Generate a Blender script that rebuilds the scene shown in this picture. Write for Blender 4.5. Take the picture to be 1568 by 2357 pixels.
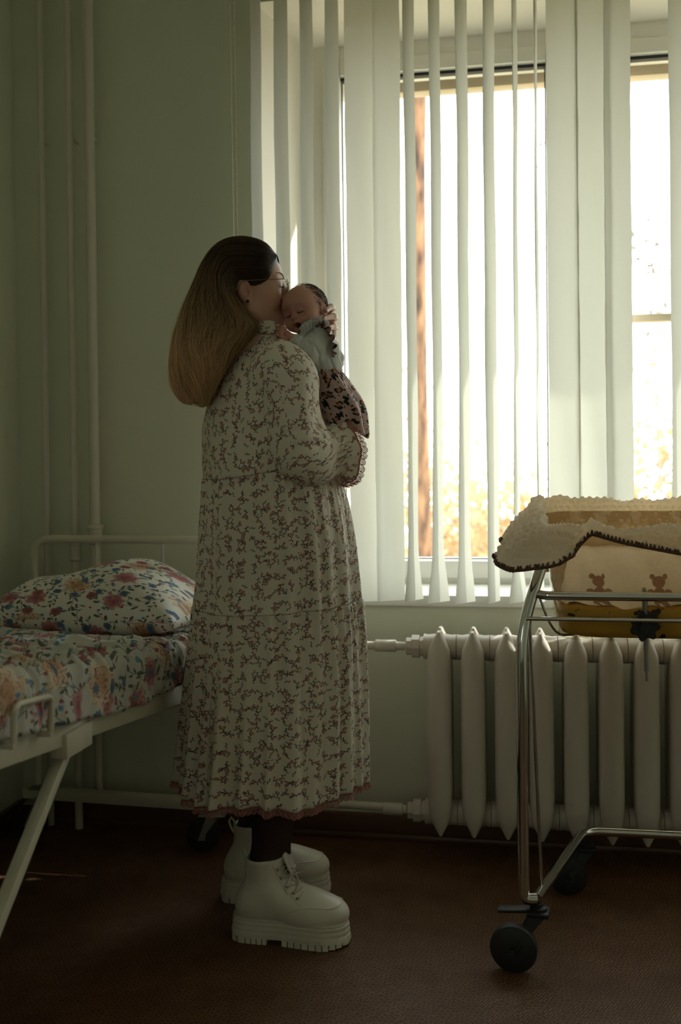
import bpy, bmesh, math, random
import numpy as np
from mathutils import Vector, Matrix, Euler
for o in list(bpy.data.objects): bpy.data.objects.remove(o)
SC = bpy.context.scene
COL = SC.collection
R = math.radians
PI = math.pi
# ------------------------------------------------------------------ camera
F = 2292.0; CX = 784.0; CYP = 1089.0; H = 1.17
YAW, PITCH, ROLL = 9.5, 0.8, -0.62
cam_d = bpy.data.cameras.new('camera'); cam = bpy.data.objects.new('camera', cam_d); COL.objects.link(cam)
CAMROT = Matrix.Rotation(R(YAW), 3, 'Z') @ Matrix.Rotation(R(90-PITCH), 3, 'X') @ Matrix.Rotation(R(ROLL), 3, 'Z')
cam.matrix_world = Matrix.Translation((0, 0, H)) @ CAMROT.to_4x4()
cam_d.sensor_fit = 'VERTICAL'; cam_d.sensor_height = 36.0; cam_d.sensor_width = 24.0
cam_d.lens = 36.0*F/2357.0
cam_d.shift_y = -(1178.5-CYP)/2357.0
cam_d.dof.use_dof = True; cam_d.dof.focus_distance = 2.42; cam_d.dof.aperture_fstop = 2.4
cam_d.clip_start = 0.02; cam_d.clip_end = 300
SC.camera = cam
# ------------------------------------------------------------------ light and exposure
SC.view_settings.view_transform = 'Standard'; SC.view_settings.look = 'None'
SC.view_settings.gamma = 1.0; SC.view_settings.use_curve_mapping = False
SC.view_settings.exposure = 0.22
SC.cycles.use_denoising = True
SC.cycles.max_bounces = 12; SC.cycles.diffuse_bounces = 6; SC.cycles.transmission_bounces = 10
SC.cycles.transparent_max_bounces = 24; SC.cycles.caustics_refractive = False; SC.cycles.caustics_reflective = False
SC.cycles.sample_clamp_indirect = 6.0
world = bpy.data.worlds.new('sky'); SC.world = world; world.use_nodes = True
SKY_COLOR = (0.97, 1.0, 1.0); SKY_STRENGTH = 6.0
bg = world.node_tree.nodes['Background']; bg.inputs[0].default_value = (*SKY_COLOR, 1); bg.inputs[1].default_value = SKY_STRENGTH
sun_d = bpy.data.lights.new('sun', 'SUN'); sun = bpy.data.objects.new('sun', sun_d); COL.objects.link(sun)
sun_d.energy = 6.5; sun_d.angle = R(0.6); sun_d.color = (1.0, 0.95, 0.87)
sun.location = (6, 6, 8)
sun.rotation_euler = Vector((-0.80, -0.285, -0.56)).to_track_quat('-Z', 'Y').to_euler()
por_d = bpy.data.lights.new('window_portal', 'AREA'); por = bpy.data.objects.new('window_portal', por_d); COL.objects.link(por)
por_d.shape = 'RECTANGLE'; por_d.size = 2.9; por_d.size_y = 1.85; por_d.cycles.is_portal = True
por.location = (0.75, 3.46, 1.66); por.rotation_euler = (R(-90), 0, 0)
po2_d = por_d.copy(); po2 = bpy.data.objects.new('fill_window_portal', po2_d); COL.objects.link(po2)  # sampling portal for the unseen window added as fill
po2_d.size = 0.8; po2_d.size_y = 1.05; po2.location = (-1.74, -1.25, 1.65); po2.rotation_euler = (R(90), 0, R(-90))
# ------------------------------------------------------------------ view helpers: (r, d, z) = right, forward, up of the ground frame the camera faces
ER = Vector((math.cos(R(YAW)), math.sin(R(YAW)), 0)); ED = Vector((-math.sin(R(YAW)), math.cos(R(YAW)), 0)); EZ = Vector((0, 0, 1))
def RD(r, d, z): return ER*r + ED*d + EZ*z
def ray(px, py): return CAMROT @ Vector(((px-CX)/F, -(py-CYP)/F, -1.0))
def V(px, py, d):
    v = ray(px, py); return Vector((0, 0, H)) + v*(d/v.dot(ED))
def WY(px, py, y):
    v = ray(px, py); return Vector((0, 0, H)) + v*(y/v.y)
# ------------------------------------------------------------------ scene helpers
def link(name, data, parent=None):
    o = bpy.data.objects.new(name, data); COL.objects.link(o)
    if parent is not None: o.parent = parent
    return o
def tag(o, label=None, cat=None, group=None, kind=None):
    if label: o['label'] = label
    if cat: o['category'] = cat
    if group: o['group'] = group
    if kind: o['kind'] = kind
    return o
def thing(name, loc, label, cat, group=None):
    o = link(name, None); o.location = loc; o.empty_display_size = 0.05
    return tag(o, label, cat, group)
def wloc(o):
    v = Vector((0, 0, 0))
    while o is not None: v += o.location; o = o.parent
    return v
class MB:
    """collects geometry in world coordinates; build() links it as ONE mesh object"""
    def __init__(s): s.v = []; s.f = []; s.uv = {}; s.mi = []; s.cur = 0
    def add(s, vs, fs, uvs=None):
        b = len(s.v); s.v.extend([tuple(p) for p in vs])
        for k, f in enumerate(fs):
            if uvs is not None: s.uv[len(s.f)] = [uvs[i] for i in f] if not isinstance(uvs, list) or len(uvs) != len(fs) or not isinstance(uvs[0], list) else uvs[k]
            s.f.append(tuple(b+i for i in f)); s.mi.append(s.cur)
        return s
    def box(s, c, size, rot=None, bev=0.0, seg=2):
        bm = bmesh.new(); bmesh.ops.create_cube(bm, size=1.0)
        bmesh.ops.scale(bm, vec=size, verts=bm.verts)
        if bev > 0: bmesh.ops.bevel(bm, geom=list(bm.edges)+list(bm.verts), offset=bev, segments=seg, profile=0.5, affect='EDGES')
        M = rot if rot is not None else Matrix.Identity(3)
        bm.verts.index_update()
        s.add([M @ v.co + Vector(c) for v in bm.verts], [[v.index for v in f.verts] for f in bm.faces]); bm.free(); return s
    def box2(s, a, b, bev=0.0):
        a = Vector(a); b = Vector(b); return s.box((a+b)/2, [abs(q) for q in (b-a)], None, bev)
    def beam(s, a, b, w, h, up=EZ, bev=0.002):
        a = Vector(a); b = Vector(b); x = (b-a).normalized(); y = up.cross(x).normalized(); z = x.cross(y)
        M = Matrix((x, y, z)).transposed(); return s.box((a+b)/2, ((b-a).length, w, h), M, bev)
    def tube(s, pts, r, seg=10, closed=False, caps=True, n0=None):
        pts = [Vector(p) for p in pts]; n = len(pts); rr = r if hasattr(r, '__len__') else [r]*n
        T = []
        for i in range(n):
            a = pts[(i-1) % n] if (closed or i > 0) else pts[i]; b = pts[(i+1) % n] if (closed or i < n-1) else pts[i]
            t = b-a; T.append(t.normalized() if t.length > 1e-9 else Vector((0, 0, 1)))
        nrm = n0 if n0 is not None else (EZ if abs(T[0].z) < 0.9 else Vector((1, 0, 0)))
        vs = []
        for i in range(n):
            nrm = (nrm - T[i]*nrm.dot(T[i])); nrm = nrm.normalized() if nrm.length > 1e-6 else T[i].orthogonal().normalized()
            bb = T[i].cross(nrm)
            for k in range(seg):
                a = 2*PI*k/seg; vs.append(pts[i] + (nrm*math.cos(a) + bb*math.sin(a))*rr[i])
        fs = []
        for i in range(n if closed else n-1):
            j = (i+1) % n
            for k in range(seg): fs.append((i*seg+k, i*seg+(k+1) % seg, j*seg+(k+1) % seg, j*seg+k))
        if caps and not closed: fs.append(tuple(range(seg))[::-1]); fs.append(tuple((n-1)*seg+k for k in range(seg)))
        return s.add(vs, fs)
    def lathe(s, prof, c, axis=EZ, seg=24):
        """prof: list of (radius, height along axis)"""
        ax = Vector(axis).normalized(); u = ax.orthogonal().normalized(); w = ax.cross(u); c = Vector(c); vs = []; fs = []
        for (r, h) in prof:
            for k in range(seg):
                a = 2*PI*k/seg; vs.append(c + ax*h + (u*math.cos(a)+w*math.sin(a))*r)
        for i in range(len(prof)-1):
            for k in range(seg): fs.append((i*seg+k, i*seg+(k+1) % seg, (i+1)*seg+(k+1) % seg, (i+1)*seg+k))
        fs.append(tuple(range(seg))[::-1]); fs.append(tuple((len(prof)-1)*seg+k for k in range(seg)))
        return s.add(vs, fs)
    def grid(s, P, UV=None, wrap=False):
        """P[i][j] points; quads between neighbours; wrap closes j"""
        n = len(P); m = len(P[0]); vs = [p for row in P for p in row]; fs = []; us = []
        for i in range(n-1):
            for j in range(m if wrap else m-1):
                k = (j+1) % m; fs.append((i*m+j, i*m+k, (i+1)*m+k, (i+1)*m+j))
                if UV is not None:
                    q = j+1; us.append([UV[i][j], UV[i][q], UV[i+1][q], UV[i+1][j]])
        b = len(s.f); s.add(vs, fs)
        if UV is not None:
            for t, u in enumerate(us): s.uv[b+t] = u
        return s
    def mesh(s, name, org=Vector((0, 0, 0)), smooth=True, angle=40):
        me = bpy.data.meshes.new(name); o = Vector(org)
        me.from_pydata([(p[0]-o.x, p[1]-o.y, p[2]-o.z) for p in s.v], [], s.f)
        if s.uv:
            ul = me.uv_layers.new(name='UVMap'); arr = []
            for fi, f in enumerate(s.f):
                u = s.uv.get(fi); arr.extend([c for q in u for c in q] if u else [0.0]*(2*len(f)))
            ul.data.foreach_set('uv', arr)
        if smooth:
            me.polygons.foreach_set('use_smooth', [True]*len(me.polygons))
            if angle: me.set_sharp_from_angle(angle=R(angle))
        if any(s.mi): me.polygons.foreach_set('material_index', s.mi)
        me.update(); return me
    def build(s, name, mat, parent=None, smooth=True, angle=40, solid=0.0, subd=0):
        me = s.mesh(name, wloc(parent) if parent is not None else Vector((0, 0, 0)), smooth, angle)
        for m in (mat if isinstance(mat, (list, tuple)) else [mat]): me.materials.append(m)
        ob = link(name, me, parent)
        if solid: md = ob.modifiers.new('thickness', 'SOLIDIFY'); md.thickness = solid; md.offset = 0
        if subd: md = ob.modifiers.new('smooth', 'SUBSURF'); md.levels = subd; md.render_levels = subd
        return ob
def copy_tree(o, parent=None):
    c = o.copy(); COL.objects.link(c)
    if parent is not None: c.parent = parent
    for ch in list(o.children): copy_tree(ch, c)
    return c
def rounded(pts, rad, n=6):
    """polyline with rounded corners"""
    pts = [Vector(p) for p in pts]; out = [pts[0]]
    for i in range(1, len(pts)-1):
        a, b, c = pts[i-1], pts[i], pts[i+1]; r = rad if not hasattr(rad, '__len__') else rad[i-1]
        u = (a-b).normalized(); w = (c-b).normalized(); l = min(r, (a-b).length*0.49, (c-b).length*0.49)
        p0 = b+u*l; p1 = b+w*l
        for k in range(n+1):
            t = k/n; out.append(p0*(1-t)**2 + b*2*t*(1-t) + p1*t*t)
    out.append(pts[-1]); return out
def spline(pts, n=8):
    """Catmull-Rom through points of any dimension (tuples)"""
    P = [np.array(p, float) for p in pts]; P = [2*P[0]-P[1]] + P + [2*P[-1]-P[-2]]; out = []
    for i in range(1, len(P)-2):
        p0, p1, p2, p3 = P[i-1:i+3]
        for k in range(n):
            t = k/n; out.append(0.5*((2*p1)+(-p0+p2)*t+(2*p0-5*p1+4*p2-p3)*t*t+(-p0+3*p1-3*p2+p3)*t**3))
    out.append(P[-2]); return out
def lin(h):
    def c(x): x /= 255.0; return x/12.92 if x <= 0.04045 else ((x+0.055)/1.055)**2.4
    return tuple(c(q) for q in h)
# ------------------------------------------------------------------ shader expression helper
class X:
    """a float socket of a node tree with arithmetic"""
    def __init__(s, nt, sock): s.nt = nt; s.k = sock
    def m(s, op, b=None, c=None):
        n = s.nt.nodes.new('ShaderNodeMath'); n.operation = op
        for i, q in enumerate((s, b, c)):
            if q is None: continue
            if isinstance(q, X): s.nt.links.new(q.k, n.inputs[i])
            else: n.inputs[i].default_value = q
        return X(s.nt, n.outputs[0])
    def __add__(s, b): return s.m('ADD', b)
    __radd__ = __add__
    def __sub__(s, b): return s.m('SUBTRACT', b)
    def __rsub__(s, b): return (s*-1.0)+b
    def __mul__(s, b): return s.m('MULTIPLY', b)
    __rmul__ = __mul__
    def __truediv__(s, b): return s.m('DIVIDE', b)
    def abs(s): return s.m('ABSOLUTE')
    def sin(s): return s.m('SINE')
    def cos(s): return s.m('COSINE')
    def sqrt(s): return s.m('SQRT')
    def floor(s): return s.m('FLOOR')
    def fract(s): return s.m('FRACT')
    def mod(s, b): return s.m('FLOORED_MODULO', b)
    def max(s, b): return s.m('MAXIMUM', b)
    def min(s, b): return s.m('MINIMUM', b)
    def lt(s, b): return s.m('LESS_THAN', b)
    def gt(s, b): return s.m('GREATER_THAN', b)
    def atan2(s, b): return s.m('ARCTAN2', b)
    def below(s, b, soft):
        """1 where s < b with a soft edge"""
        n = s.nt.nodes.new('ShaderNodeMapRange'); n.clamp = True
        s.nt.links.new(s.k, n.inputs[0])
        if isinstance(b, X): s.nt.links.new((b-soft).k, n.inputs[1]); s.nt.links.new((b+soft).k, n.inputs[2])
        else: n.inputs[1].default_value = b-soft; n.inputs[2].default_value = b+soft
        n.inputs[3].default_value = 1.0; n.inputs[4].default_value = 0.0; return X(s.nt, n.outputs[0])
    def rng(s, a, b, c, d):
        n = s.nt.nodes.new('ShaderNodeMapRange'); n.clamp = True; s.nt.links.new(s.k, n.inputs[0])
        for i, q in enumerate((a, b, c, d)): n.inputs[i+1].default_value = q
        return X(s.nt, n.outputs[0])
class M:
    """material under construction"""
    def __init__(s, name, color=(0.5, 0.5, 0.5), rough=0.5, metal=0.0, **kw):
        s.mat = bpy.data.materials.new(name); s.mat.use_nodes = True; s.nt = s.mat.node_tree
        s.b = s.nt.nodes['Principled BSDF']; s.b.inputs['Base Color'].default_value = (*color, 1)
        s.b.inputs['Roughness'].default_value = rough; s.b.inputs['Metallic'].default_value = metal
        for k, v in kw.items(): s.b.inputs[k.replace('_', ' ')].default_value = v
    def node(s, t, **ins):
        n = s.nt.nodes.new(t)
        for k, v in ins.items():
            k = k.replace('_', ' ')
            if isinstance(v, X): s.nt.links.new(v.k, n.inputs[k])
            elif hasattr(v, 'is_output'): s.nt.links.new(v, n.inputs[k])
            else: n.inputs[k].default_value = v
        return n
    def coord(s, which='UV'):
        n = s.nt.nodes.new('ShaderNodeTexCoord'); return n.outputs[which]
    def sep(s, vec):
        n = s.nt.nodes.new('ShaderNodeSeparateXYZ'); s.nt.links.new(vec, n.inputs[0]); return [X(s.nt, q) for q in n.outputs]
    def comb(s, x, y, z=0.0):
        n = s.nt.nodes.new('ShaderNodeCombineXYZ')
        for i, q in enumerate((x, y, z)):
            if isinstance(q, X): s.nt.links.new(q.k, n.inputs[i])
            else: n.inputs[i].default_value = q
        return n.outputs[0]
    def noise(s, vec, scale, detail=2.0, rough=0.5, dist=0.0):
        n = s.nt.nodes.new('ShaderNodeTexNoise'); s.nt.links.new(vec, n.inputs['Vector'])
        n.inputs['Scale'].default_value = scale; n.inputs['Detail'].default_value = detail; n.inputs['Roughness'].default_value = rough; n.inputs['Distortion'].default_value = dist
        return X(s.nt, n.outputs[0])
    def vadd(s, vec, off):
        n = s.nt.nodes.new('ShaderNodeVectorMath'); n.operation = 'ADD'; s.nt.links.new(vec, n.inputs[0])
        if hasattr(off, 'is_output'): s.nt.links.new(off, n.inputs[1])
        else: n.inputs[1].default_value = off
        return n.outputs[0]
    def mapping(s, vec, loc=(0, 0, 0), rot=(0, 0, 0), sc=(1, 1, 1)):
        n = s.nt.nodes.new('ShaderNodeMapping'); s.nt.links.new(vec, n.inputs[0])
        n.inputs[1].default_value = loc; n.inputs[2].default_value = rot; n.inputs[3].default_value = sc; return n.outputs[0]
    def cell(s, vec, size, rnd=0.7, off=(0, 0, 0), dims='2D'):
        """Voronoi cell frame: local x, y in metres turned by a random angle, and three random numbers"""
        vec = s.vadd(vec, off)
        n = s.nt.nodes.new('ShaderNodeTexVoronoi'); n.voronoi_dimensions = dims; n.feature = 'F1'
        s.nt.links.new(vec, n.inputs['Vector']); n.inputs['Scale'].default_value = 1.0/size; n.inputs['Randomness'].default_value = rnd
        d = s.nt.nodes.new('ShaderNodeVectorMath'); d.operation = 'SUBTRACT'; s.nt.links.new(vec, d.inputs[0]); s.nt.links.new(n.outputs['Position'], d.inputs[1])
        x, y, _ = s.sep(d.outputs[0]); c = s.nt.nodes.new('ShaderNodeSeparateColor'); s.nt.links.new(n.outputs['Color'], c.inputs[0])
        r1, r2, r3 = [X(s.nt, q) for q in c.outputs]
        a = r1*(2*PI); ca, sa = a.cos(), a.sin()
        return x*ca + y*sa, y*ca - x*sa, r1, r2, r3
    def mix(s, a, b, f):
        n = s.nt.nodes.new('ShaderNodeMix'); n.data_type = 'RGBA'; n.clamp_factor = True
        if isinstance(f, X): s.nt.links.new(f.k, n.inputs[0])
        else: n.inputs[0].default_value = f
        for i, q in ((6, a), (7, b)):
            if hasattr(q, 'is_output'): s.nt.links.new(q, n.inputs[i])
            else: n.inputs[i].default_value = (*q[:3], 1)
        return n.outputs[2]
    def set(s, key, val):
        if isinstance(val, X): s.nt.links.new(val.k, s.b.inputs[key])
        elif hasattr(val, 'is_output'): s.nt.links.new(val, s.b.inputs[key])
        else: s.b.inputs[key].default_value = val
    def bump(s, h, strength=0.3, dist=0.002):
        n = s.nt.nodes.new('ShaderNodeBump'); n.inputs['Strength'].default_value = strength; n.inputs['Distance'].default_value = dist
        s.nt.links.new(h.k if isinstance(h, X) else h, n.inputs['Height']); s.nt.links.new(n.outputs[0], s.b.inputs['Normal']); return s
    def translucent(s, color, fac):
        """adds light passing through the cloth"""
        out = s.nt.nodes['Material Output']; t = s.nt.nodes.new('ShaderNodeBsdfTranslucent'); mx = s.nt.nodes.new('ShaderNodeMixShader')
        if hasattr(color, 'is_output'): s.nt.links.new(color, t.inputs[0])
        else: t.inputs[0].default_value = (*color[:3], 1)
        mx.inputs[0].default_value = fac; s.nt.links.new(s.b.outputs[0], mx.inputs[1]); s.nt.links.new(t.outputs[0], mx.inputs[2]); s.nt.links.new(mx.outputs[0], out.inputs[0]); return s
# ------------------------------------------------------------------ the room shell
WALL_Y = 3.05; WALL_X0 = -1.58; WALL_X1 = 2.6; BACK_Y = -2.2; CEIL = 3.0
OX0, OX1, OZ0, OZ1 = -0.765, 2.30, 0.745, 2.60     # opening at the room side
FX0, FX1, FZ0, FZ1 = -0.665, 2.22, 0.752, 2.565     # opening where the frame stands
FR_Y = 3.34
m = M('pale green wall paint', (0.47, 0.53, 0.41), 0.6)
co = m.coord('Object'); n1 = m.noise(co, 900, 3); n2 = m.noise(co, 2.5, 3)
x, y, z = m.sep(co); weave = ((x+y+z)*900.0).sin()*((x+y-z)*900.0).sin()
m.set('Base Color', m.mix((0.635, 0.65, 0.53), (0.69, 0.71, 0.58), n2)); m.bump(n1*0.4 + weave*0.35, 0.35, 0.0015); WALL = m.mat
m = M('white ceiling paint', (0.72, 0.72, 0.67), 0.8); CEILM = m.mat
m = M('white plaster', (0.86, 0.82, 0.73), 0.7); m.bump(m.noise(m.coord('Object'), 200, 3), 0.15); PLASTER = m.mat
m = M('brown skirting paint', (0.10, 0.05, 0.025), 0.4); m.bump(m.noise(m.coord('Object'), 60, 3), 0.1); SKIRT = m.mat
# linoleum: blocks of fine dashes that change direction
m = M('brown linoleum', (0.1, 0.05, 0.02), 0.45)
co = m.mapping(m.coord('Object'), rot=(0, 0, R(28))); x, y, z = m.sep(co)
chk = ((x/0.045).floor() + (y/0.045).floor()).mod(2.0)
def dashes(a, b): return ((a*(PI/0.0064)).sin().abs().rng(.35, .75, 0, 1)*(((b*(PI/0.0225)) + (a/0.0064).floor()*1.7).sin().abs().rng(.12, .3, 0, 1)))
pat = dashes(x, y)*chk + dashes(y, x)*(1.0-chk)
nz = m.noise(co, 7, 4); fine = m.noise(co, 700, 2)
c1 = m.mix((0.016, 0.007, 0.003), (0.20, 0.098, 0.044), pat*0.8 + fine*0.2)
m.set('Base Color', m.mix(c1, (0.06, 0.026, 0.012), nz.rng(0.45, 0.75, 0.0, 0.5)))
m.set('Roughness', nz.rng(0.3, 0.7, 0.38, 0.6)); m.b.inputs['Specular IOR Level'].default_value = 0.28; m.bump(pat*0.8 + fine*0.5, 0.6, 0.0015); FLOORM = m.mat
struct = lambda mb, name, mat, parent=None, **k: tag(mb.build(name, mat, parent, **k), kind='structure' if parent is None else None)
struct(MB().box2((WALL_X0-0.2, BACK_Y-0.2, -0.12), (WALL_X1+0.2, WALL_Y+0.5, 0)), 'floor', FLOORM)
struct(MB().box2((WALL_X0-0.2, BACK_Y-0.2, CEIL), (WALL_X1+0.2, WALL_Y+0.5, CEIL+0.15)), 'ceiling', CEILM)
struct(MB().box2((WALL_X1, BACK_Y-0.2, 0), (WALL_X1+0.2, WALL_Y+0.5, CEIL)), 'wall_right', WALL)
S0, S1, S2, S3 = -1.7, -0.8, 1.12, 2.18      # unseen opening added behind the camera to let in fill light
w = MB(); xa, xb = WALL_X0-0.2, WALL_X0; w.box2((xa, BACK_Y-0.2, 0), (xb, S0, CEIL)); w.box2((xa, S1, 0), (xb, WALL_Y+0.5, CEIL)); w.box2((xa, S0, 0), (xb, S1, S2)); w.box2((xa, S0, S3), (xb, S1, CEIL))
struct(w, 'wall_left', WALL)
struct(MB().box2((WALL_X0, BACK_Y-0.2, 0), (WALL_X1, BACK_Y, CEIL)), 'wall_front', WALL)
w = MB(); Y0, Y1 = WALL_Y, WALL_Y+0.5
w.box2((WALL_X0, Y0, 0), (OX0, Y1, CEIL)); w.box2((OX1, Y0, 0), (WALL_X1, Y1, CEIL))
w.box2((OX0, Y0, 0), (OX1, Y1, OZ0)); w.box2((OX0, Y0, OZ1), (OX1, Y1, CEIL))
struct(w, 'wall_back', WALL)
# splayed white reveals between the wall face and the frame, and the outer reveal beyond it
t = MB()
a = [(OX0, Y0, OZ0), (OX0, Y0, OZ1), (OX1, Y0, OZ1), (OX1, Y0, OZ0)]; b = [(FX0, FR_Y, FZ0), (FX0, FR_Y, FZ1), (FX1, FR_Y, FZ1), (FX1, FR_Y, FZ0)]
c = [(FX0, Y1, FZ0), (FX0, Y1, FZ1), (FX1, Y1, FZ1), (FX1, Y1, FZ0)]; o_ = [(OX0, Y1, OZ0), (OX0, Y1, OZ1), (OX1, Y1, OZ1), (OX1, Y1, OZ0)]
lip = [(OX0, Y0-0.002, OZ0), (OX0, Y0-0.002, OZ1), (OX1, Y0-0.002, OZ1), (OX1, Y0-0.002, OZ0)]
vs = lip+b+c+o_; fs = []
for i0, i1 in ((0, 1), (1, 2), (2, 3)):
    fs += [(i0, i1, 4+i1, 4+i0), (4+i0, 4+i1, 8+i1, 8+i0), (8+i0, 8+i1, 12+i1, 12+i0)]
t.add(vs, fs); struct(t, 'trim_1', PLASTER, smooth=False)
# ------------------------------------------------------------------ window: white frame, casements, glass, sill
m = M('white window plastic', (0.80, 0.79, 0.74), 0.35); FRAME = m.mat
m = M('black rubber gasket', (0.015, 0.017, 0.018), 0.6); GASKET = m.mat
m = M('weathered outer frame', (0.55, 0.45, 0.33), 0.6); OUTERM = m.mat
m = M('white sill board', (0.80, 0.80, 0.76), 0.3); SILLM = m.mat
def glass_mat(name, tint, refl):
    mt = bpy.data.materials.new(name); mt.use_nodes = True; nt = mt.node_tree; nt.nodes.clear()
    out = nt.nodes.new('ShaderNodeOutputMaterial'); tr = nt.nodes.new('ShaderNodeBsdfTransparent'); gl = nt.nodes.new('ShaderNodeBsdfGlossy'); mx = nt.nodes.new('ShaderNodeMixShader')
    fr = nt.nodes.new('ShaderNodeFresnel'); fr.inputs[0].default_value = 1.45
    tr.inputs[0].default_value = (*tint, 1); gl.inputs['Roughness'].default_value = 0.02; gl.inputs[0].default_value = (refl,)*3+(1,)
    ge = nt.nodes.new('ShaderNodeNewGeometry'); s1 = nt.nodes.new('ShaderNodeMath'); s1.operation = 'SUBTRACT'; s1.inputs[0].default_value = 1.0; nt.links.new(ge.outputs['Backfacing'], s1.inputs[1])
    mu = nt.nodes.new('ShaderNodeMath'); mu.operation = 'MULTIPLY'; nt.links.new(fr.outputs[0], mu.inputs[0]); nt.links.new(s1.outputs[0], mu.inputs[1])
    nt.links.new(mu.outputs[0], mx.inputs[0]); nt.links.new(tr.outputs[0], mx.inputs[1]); nt.links.new(gl.outputs[0], mx.inputs[2]); nt.links.new(mx.outputs[0], out.inputs[0]); return mt
GLASS = glass_mat('window glass', (0.95, 0.97, 0.95), 1.0)
gx0 = WY(788, 600, FR_Y).x; gx1 = WY(1260, 600, FR_Y).x; hx0 = WY(1452, 600, FR_Y).x; hx1 = FX1-0.09
GZ1 = WY(991, 164, FR_Y).z; GZ0 = WY(1020, 1288, FR_Y).z
win = link('window_1', None); win.location = (gx0, FR_Y, FZ0); tag(win, kind='structure')
f = MB(); D0, D1 = FR_Y-0.002, FR_Y+0.085
for (xa, xb) in ((FX0-0.02, gx0), (gx1, hx0), (hx1, FX1+0.02)): f.box2((xa, D0, FZ0-0.01), (xb, D1, FZ1+0.02), 0.003)
for (za, zb) in ((FZ0-0.01, GZ0), (GZ1, FZ1+0.02)):
    f.box2((gx0, D0, za), (gx1, D1, zb), 0.003); f.box2((hx0, D0, za), (hx1, D1, zb), 0.003)
f.build('window_frame', FRAME, win)
for (xa, xb) in ((gx0, gx1), (hx0, hx1)):     # each casement with its own raised bead, gasket, pane
    cz = MB(); b_ = 0.016
    cz.box2((xa-0.06, D0-0.014, GZ0-0.06), (xa-0.002, D0, GZ1+0.06), 0.003); cz.box2((xb+0.002, D0-0.014, GZ0-0.06), (xb+0.06, D0, GZ1+0.06), 0.003)
    cz.box2((xa, D0-0.014, GZ0-0.06), (xb, D0, GZ0-0.002), 0.003); cz.box2((xa, D0-0.014, GZ1+0.002), (xb, D0, GZ1+0.05), 0.003)
    cz.build('casement', FRAME, win)
    g = MB(); g.box2((xa, D0+0.004, GZ1-0.011), (xb, D0+0.03, GZ1)); g.box2((xa, D0+0.02, GZ0), (xb, D0+0.03, GZ0+0.004)); g.box2((xa, D0+0.02, GZ0), (xa+0.004, D0+0.03, GZ1)); g.box2((xb-0.004, D0+0.02, GZ0), (xb, D0+0.03, GZ1))
    g.build('gasket', GASKET, win)
    MB().box2((xa, D0+0.034, GZ0), (xb, D0+0.038, GZ1)).build('pane', GLASS, win)
    ob = MB(); yy = Y1-0.09
    ob.box2((xa-0.16, yy, GZ1-0.02), (xb+0.10, yy+0.06, FZ1+0.02), 0.003); ob.box2((xa-0.16, yy, FZ0), (xa-0.08, yy+0.06, FZ1), 0.003); ob.box2((xb+0.06, yy, FZ0), (xb+0.12, yy+0.06, FZ1), 0.003)
    ob.build('outer_frame', OUTERM, win)
zb = WY(1500, 733, Y1-0.06).z
MB().box2((hx0-0.03, Y1-0.085, zb-0.013), (hx1+0.03, Y1-0.045, zb+0.013), 0.003).build('glazing_bar', OUTERM, win)
hd = MB(); q = WY(1430, 760, FR_Y); hd.box((gx1+0.045, D0-0.02, 1.45), (0.028, 0.012, 0.07), None, 0.003); hd.tube(rounded([(gx1+0.045, D0-0.02, 1.46), (gx1+0.045, D0-0.055, 1.46), (gx1+0.045, D0-0.055, 1.34)], 0.012), 0.009, 10); hd.build('handle', FRAME, win)
struct(MB().box2((OX0-0.0, WALL_Y-0.012, FZ0-0.035), (OX1, FR_Y+0.0, FZ0), 0.004), 'trim_2', SILLM)
w2 = link('added_fill_window', None); w2.location = (WALL_X0-0.1, S0, S2); tag(w2, kind='structure')  # added window, out of view, brightens the room with sky light
f = MB()
for ya in (S0, S1-0.08): f.box2((WALL_X0-0.14, ya, S2), (WALL_X0-0.07, ya+0.08, S3), 0.003)
for za in (S2, S3-0.08): f.box2((WALL_X0-0.14, S0, za), (WALL_X0-0.07, S1, za+0.08), 0.003)
f.build('window_frame', FRAME, w2); MB().box2((WALL_X0-0.104, S0+0.05, S2+0.05), (WALL_X0-0.1, S1-0.05, S3-0.05)).build('pane', GLASS, w2)
# skirting boards
bb = MB(); bb.box2((WALL_X0, WALL_Y-0.02, 0), (WALL_X1, WALL_Y, 0.075), 0.006); bb.box2((WALL_X0, WALL_Y-0.035, 0), (WALL_X1, WALL_Y-0.02, 0.018), 0.006); struct(bb, 'baseboard_back', SKIRT)
bb = MB(); bb.box2((WALL_X0, BACK_Y, 0), (WALL_X0+0.02, WALL_Y-0.036, 0.075), 0.006); struct(bb, 'baseboard_left', SKIRT)
# ------------------------------------------------------------------ vertical blind
m = M('woven blind fabric', (0.60, 0.62, 0.50), 0.8); co = m.coord('UV'); x, y, z = m.sep(co)
wv = (x*(2*PI/0.0046)).sin()*0.5 + (y*(2*PI/0.0022)).sin()*0.3 + m.noise(co, 300, 2)*0.6
cl = m.mix((0.61, 0.615, 0.555), (0.71, 0.715, 0.65), wv.rng(-0.6, 1.2, 0, 1)); m.set('Base Color', cl); m.bump(wv, 0.15, 0.0008)
m.translucent(m.mix((0.43, 0.425, 0.365), (0.51, 0.505, 0.44), wv.rng(-0.6, 1.2, 0, 1)), 0.6); BLINDM = m.mat
BL_Y = WALL_Y-0.085; B_TOP = 2.80; B_BOT = 0.742
blind = thing('vertical_blind', (-0.78, BL_Y, B_BOT), 'cream vertical blind with partly turned slats hanging across the window', 'blind')
MB().box2((-0.80, BL_Y-0.03, B_TOP+0.02), (2.30, BL_Y+0.02, B_TOP+0.06), 0.004).build('headrail', FRAME, blind)
for k in range(4): MB().box2((-0.6+k*0.68, BL_Y+0.02, B_TOP+0.025), (-0.56+k*0.68, WALL_Y-0.001, B_TOP+0.055), 0.002).build('bracket', FRAME, blind)
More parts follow.
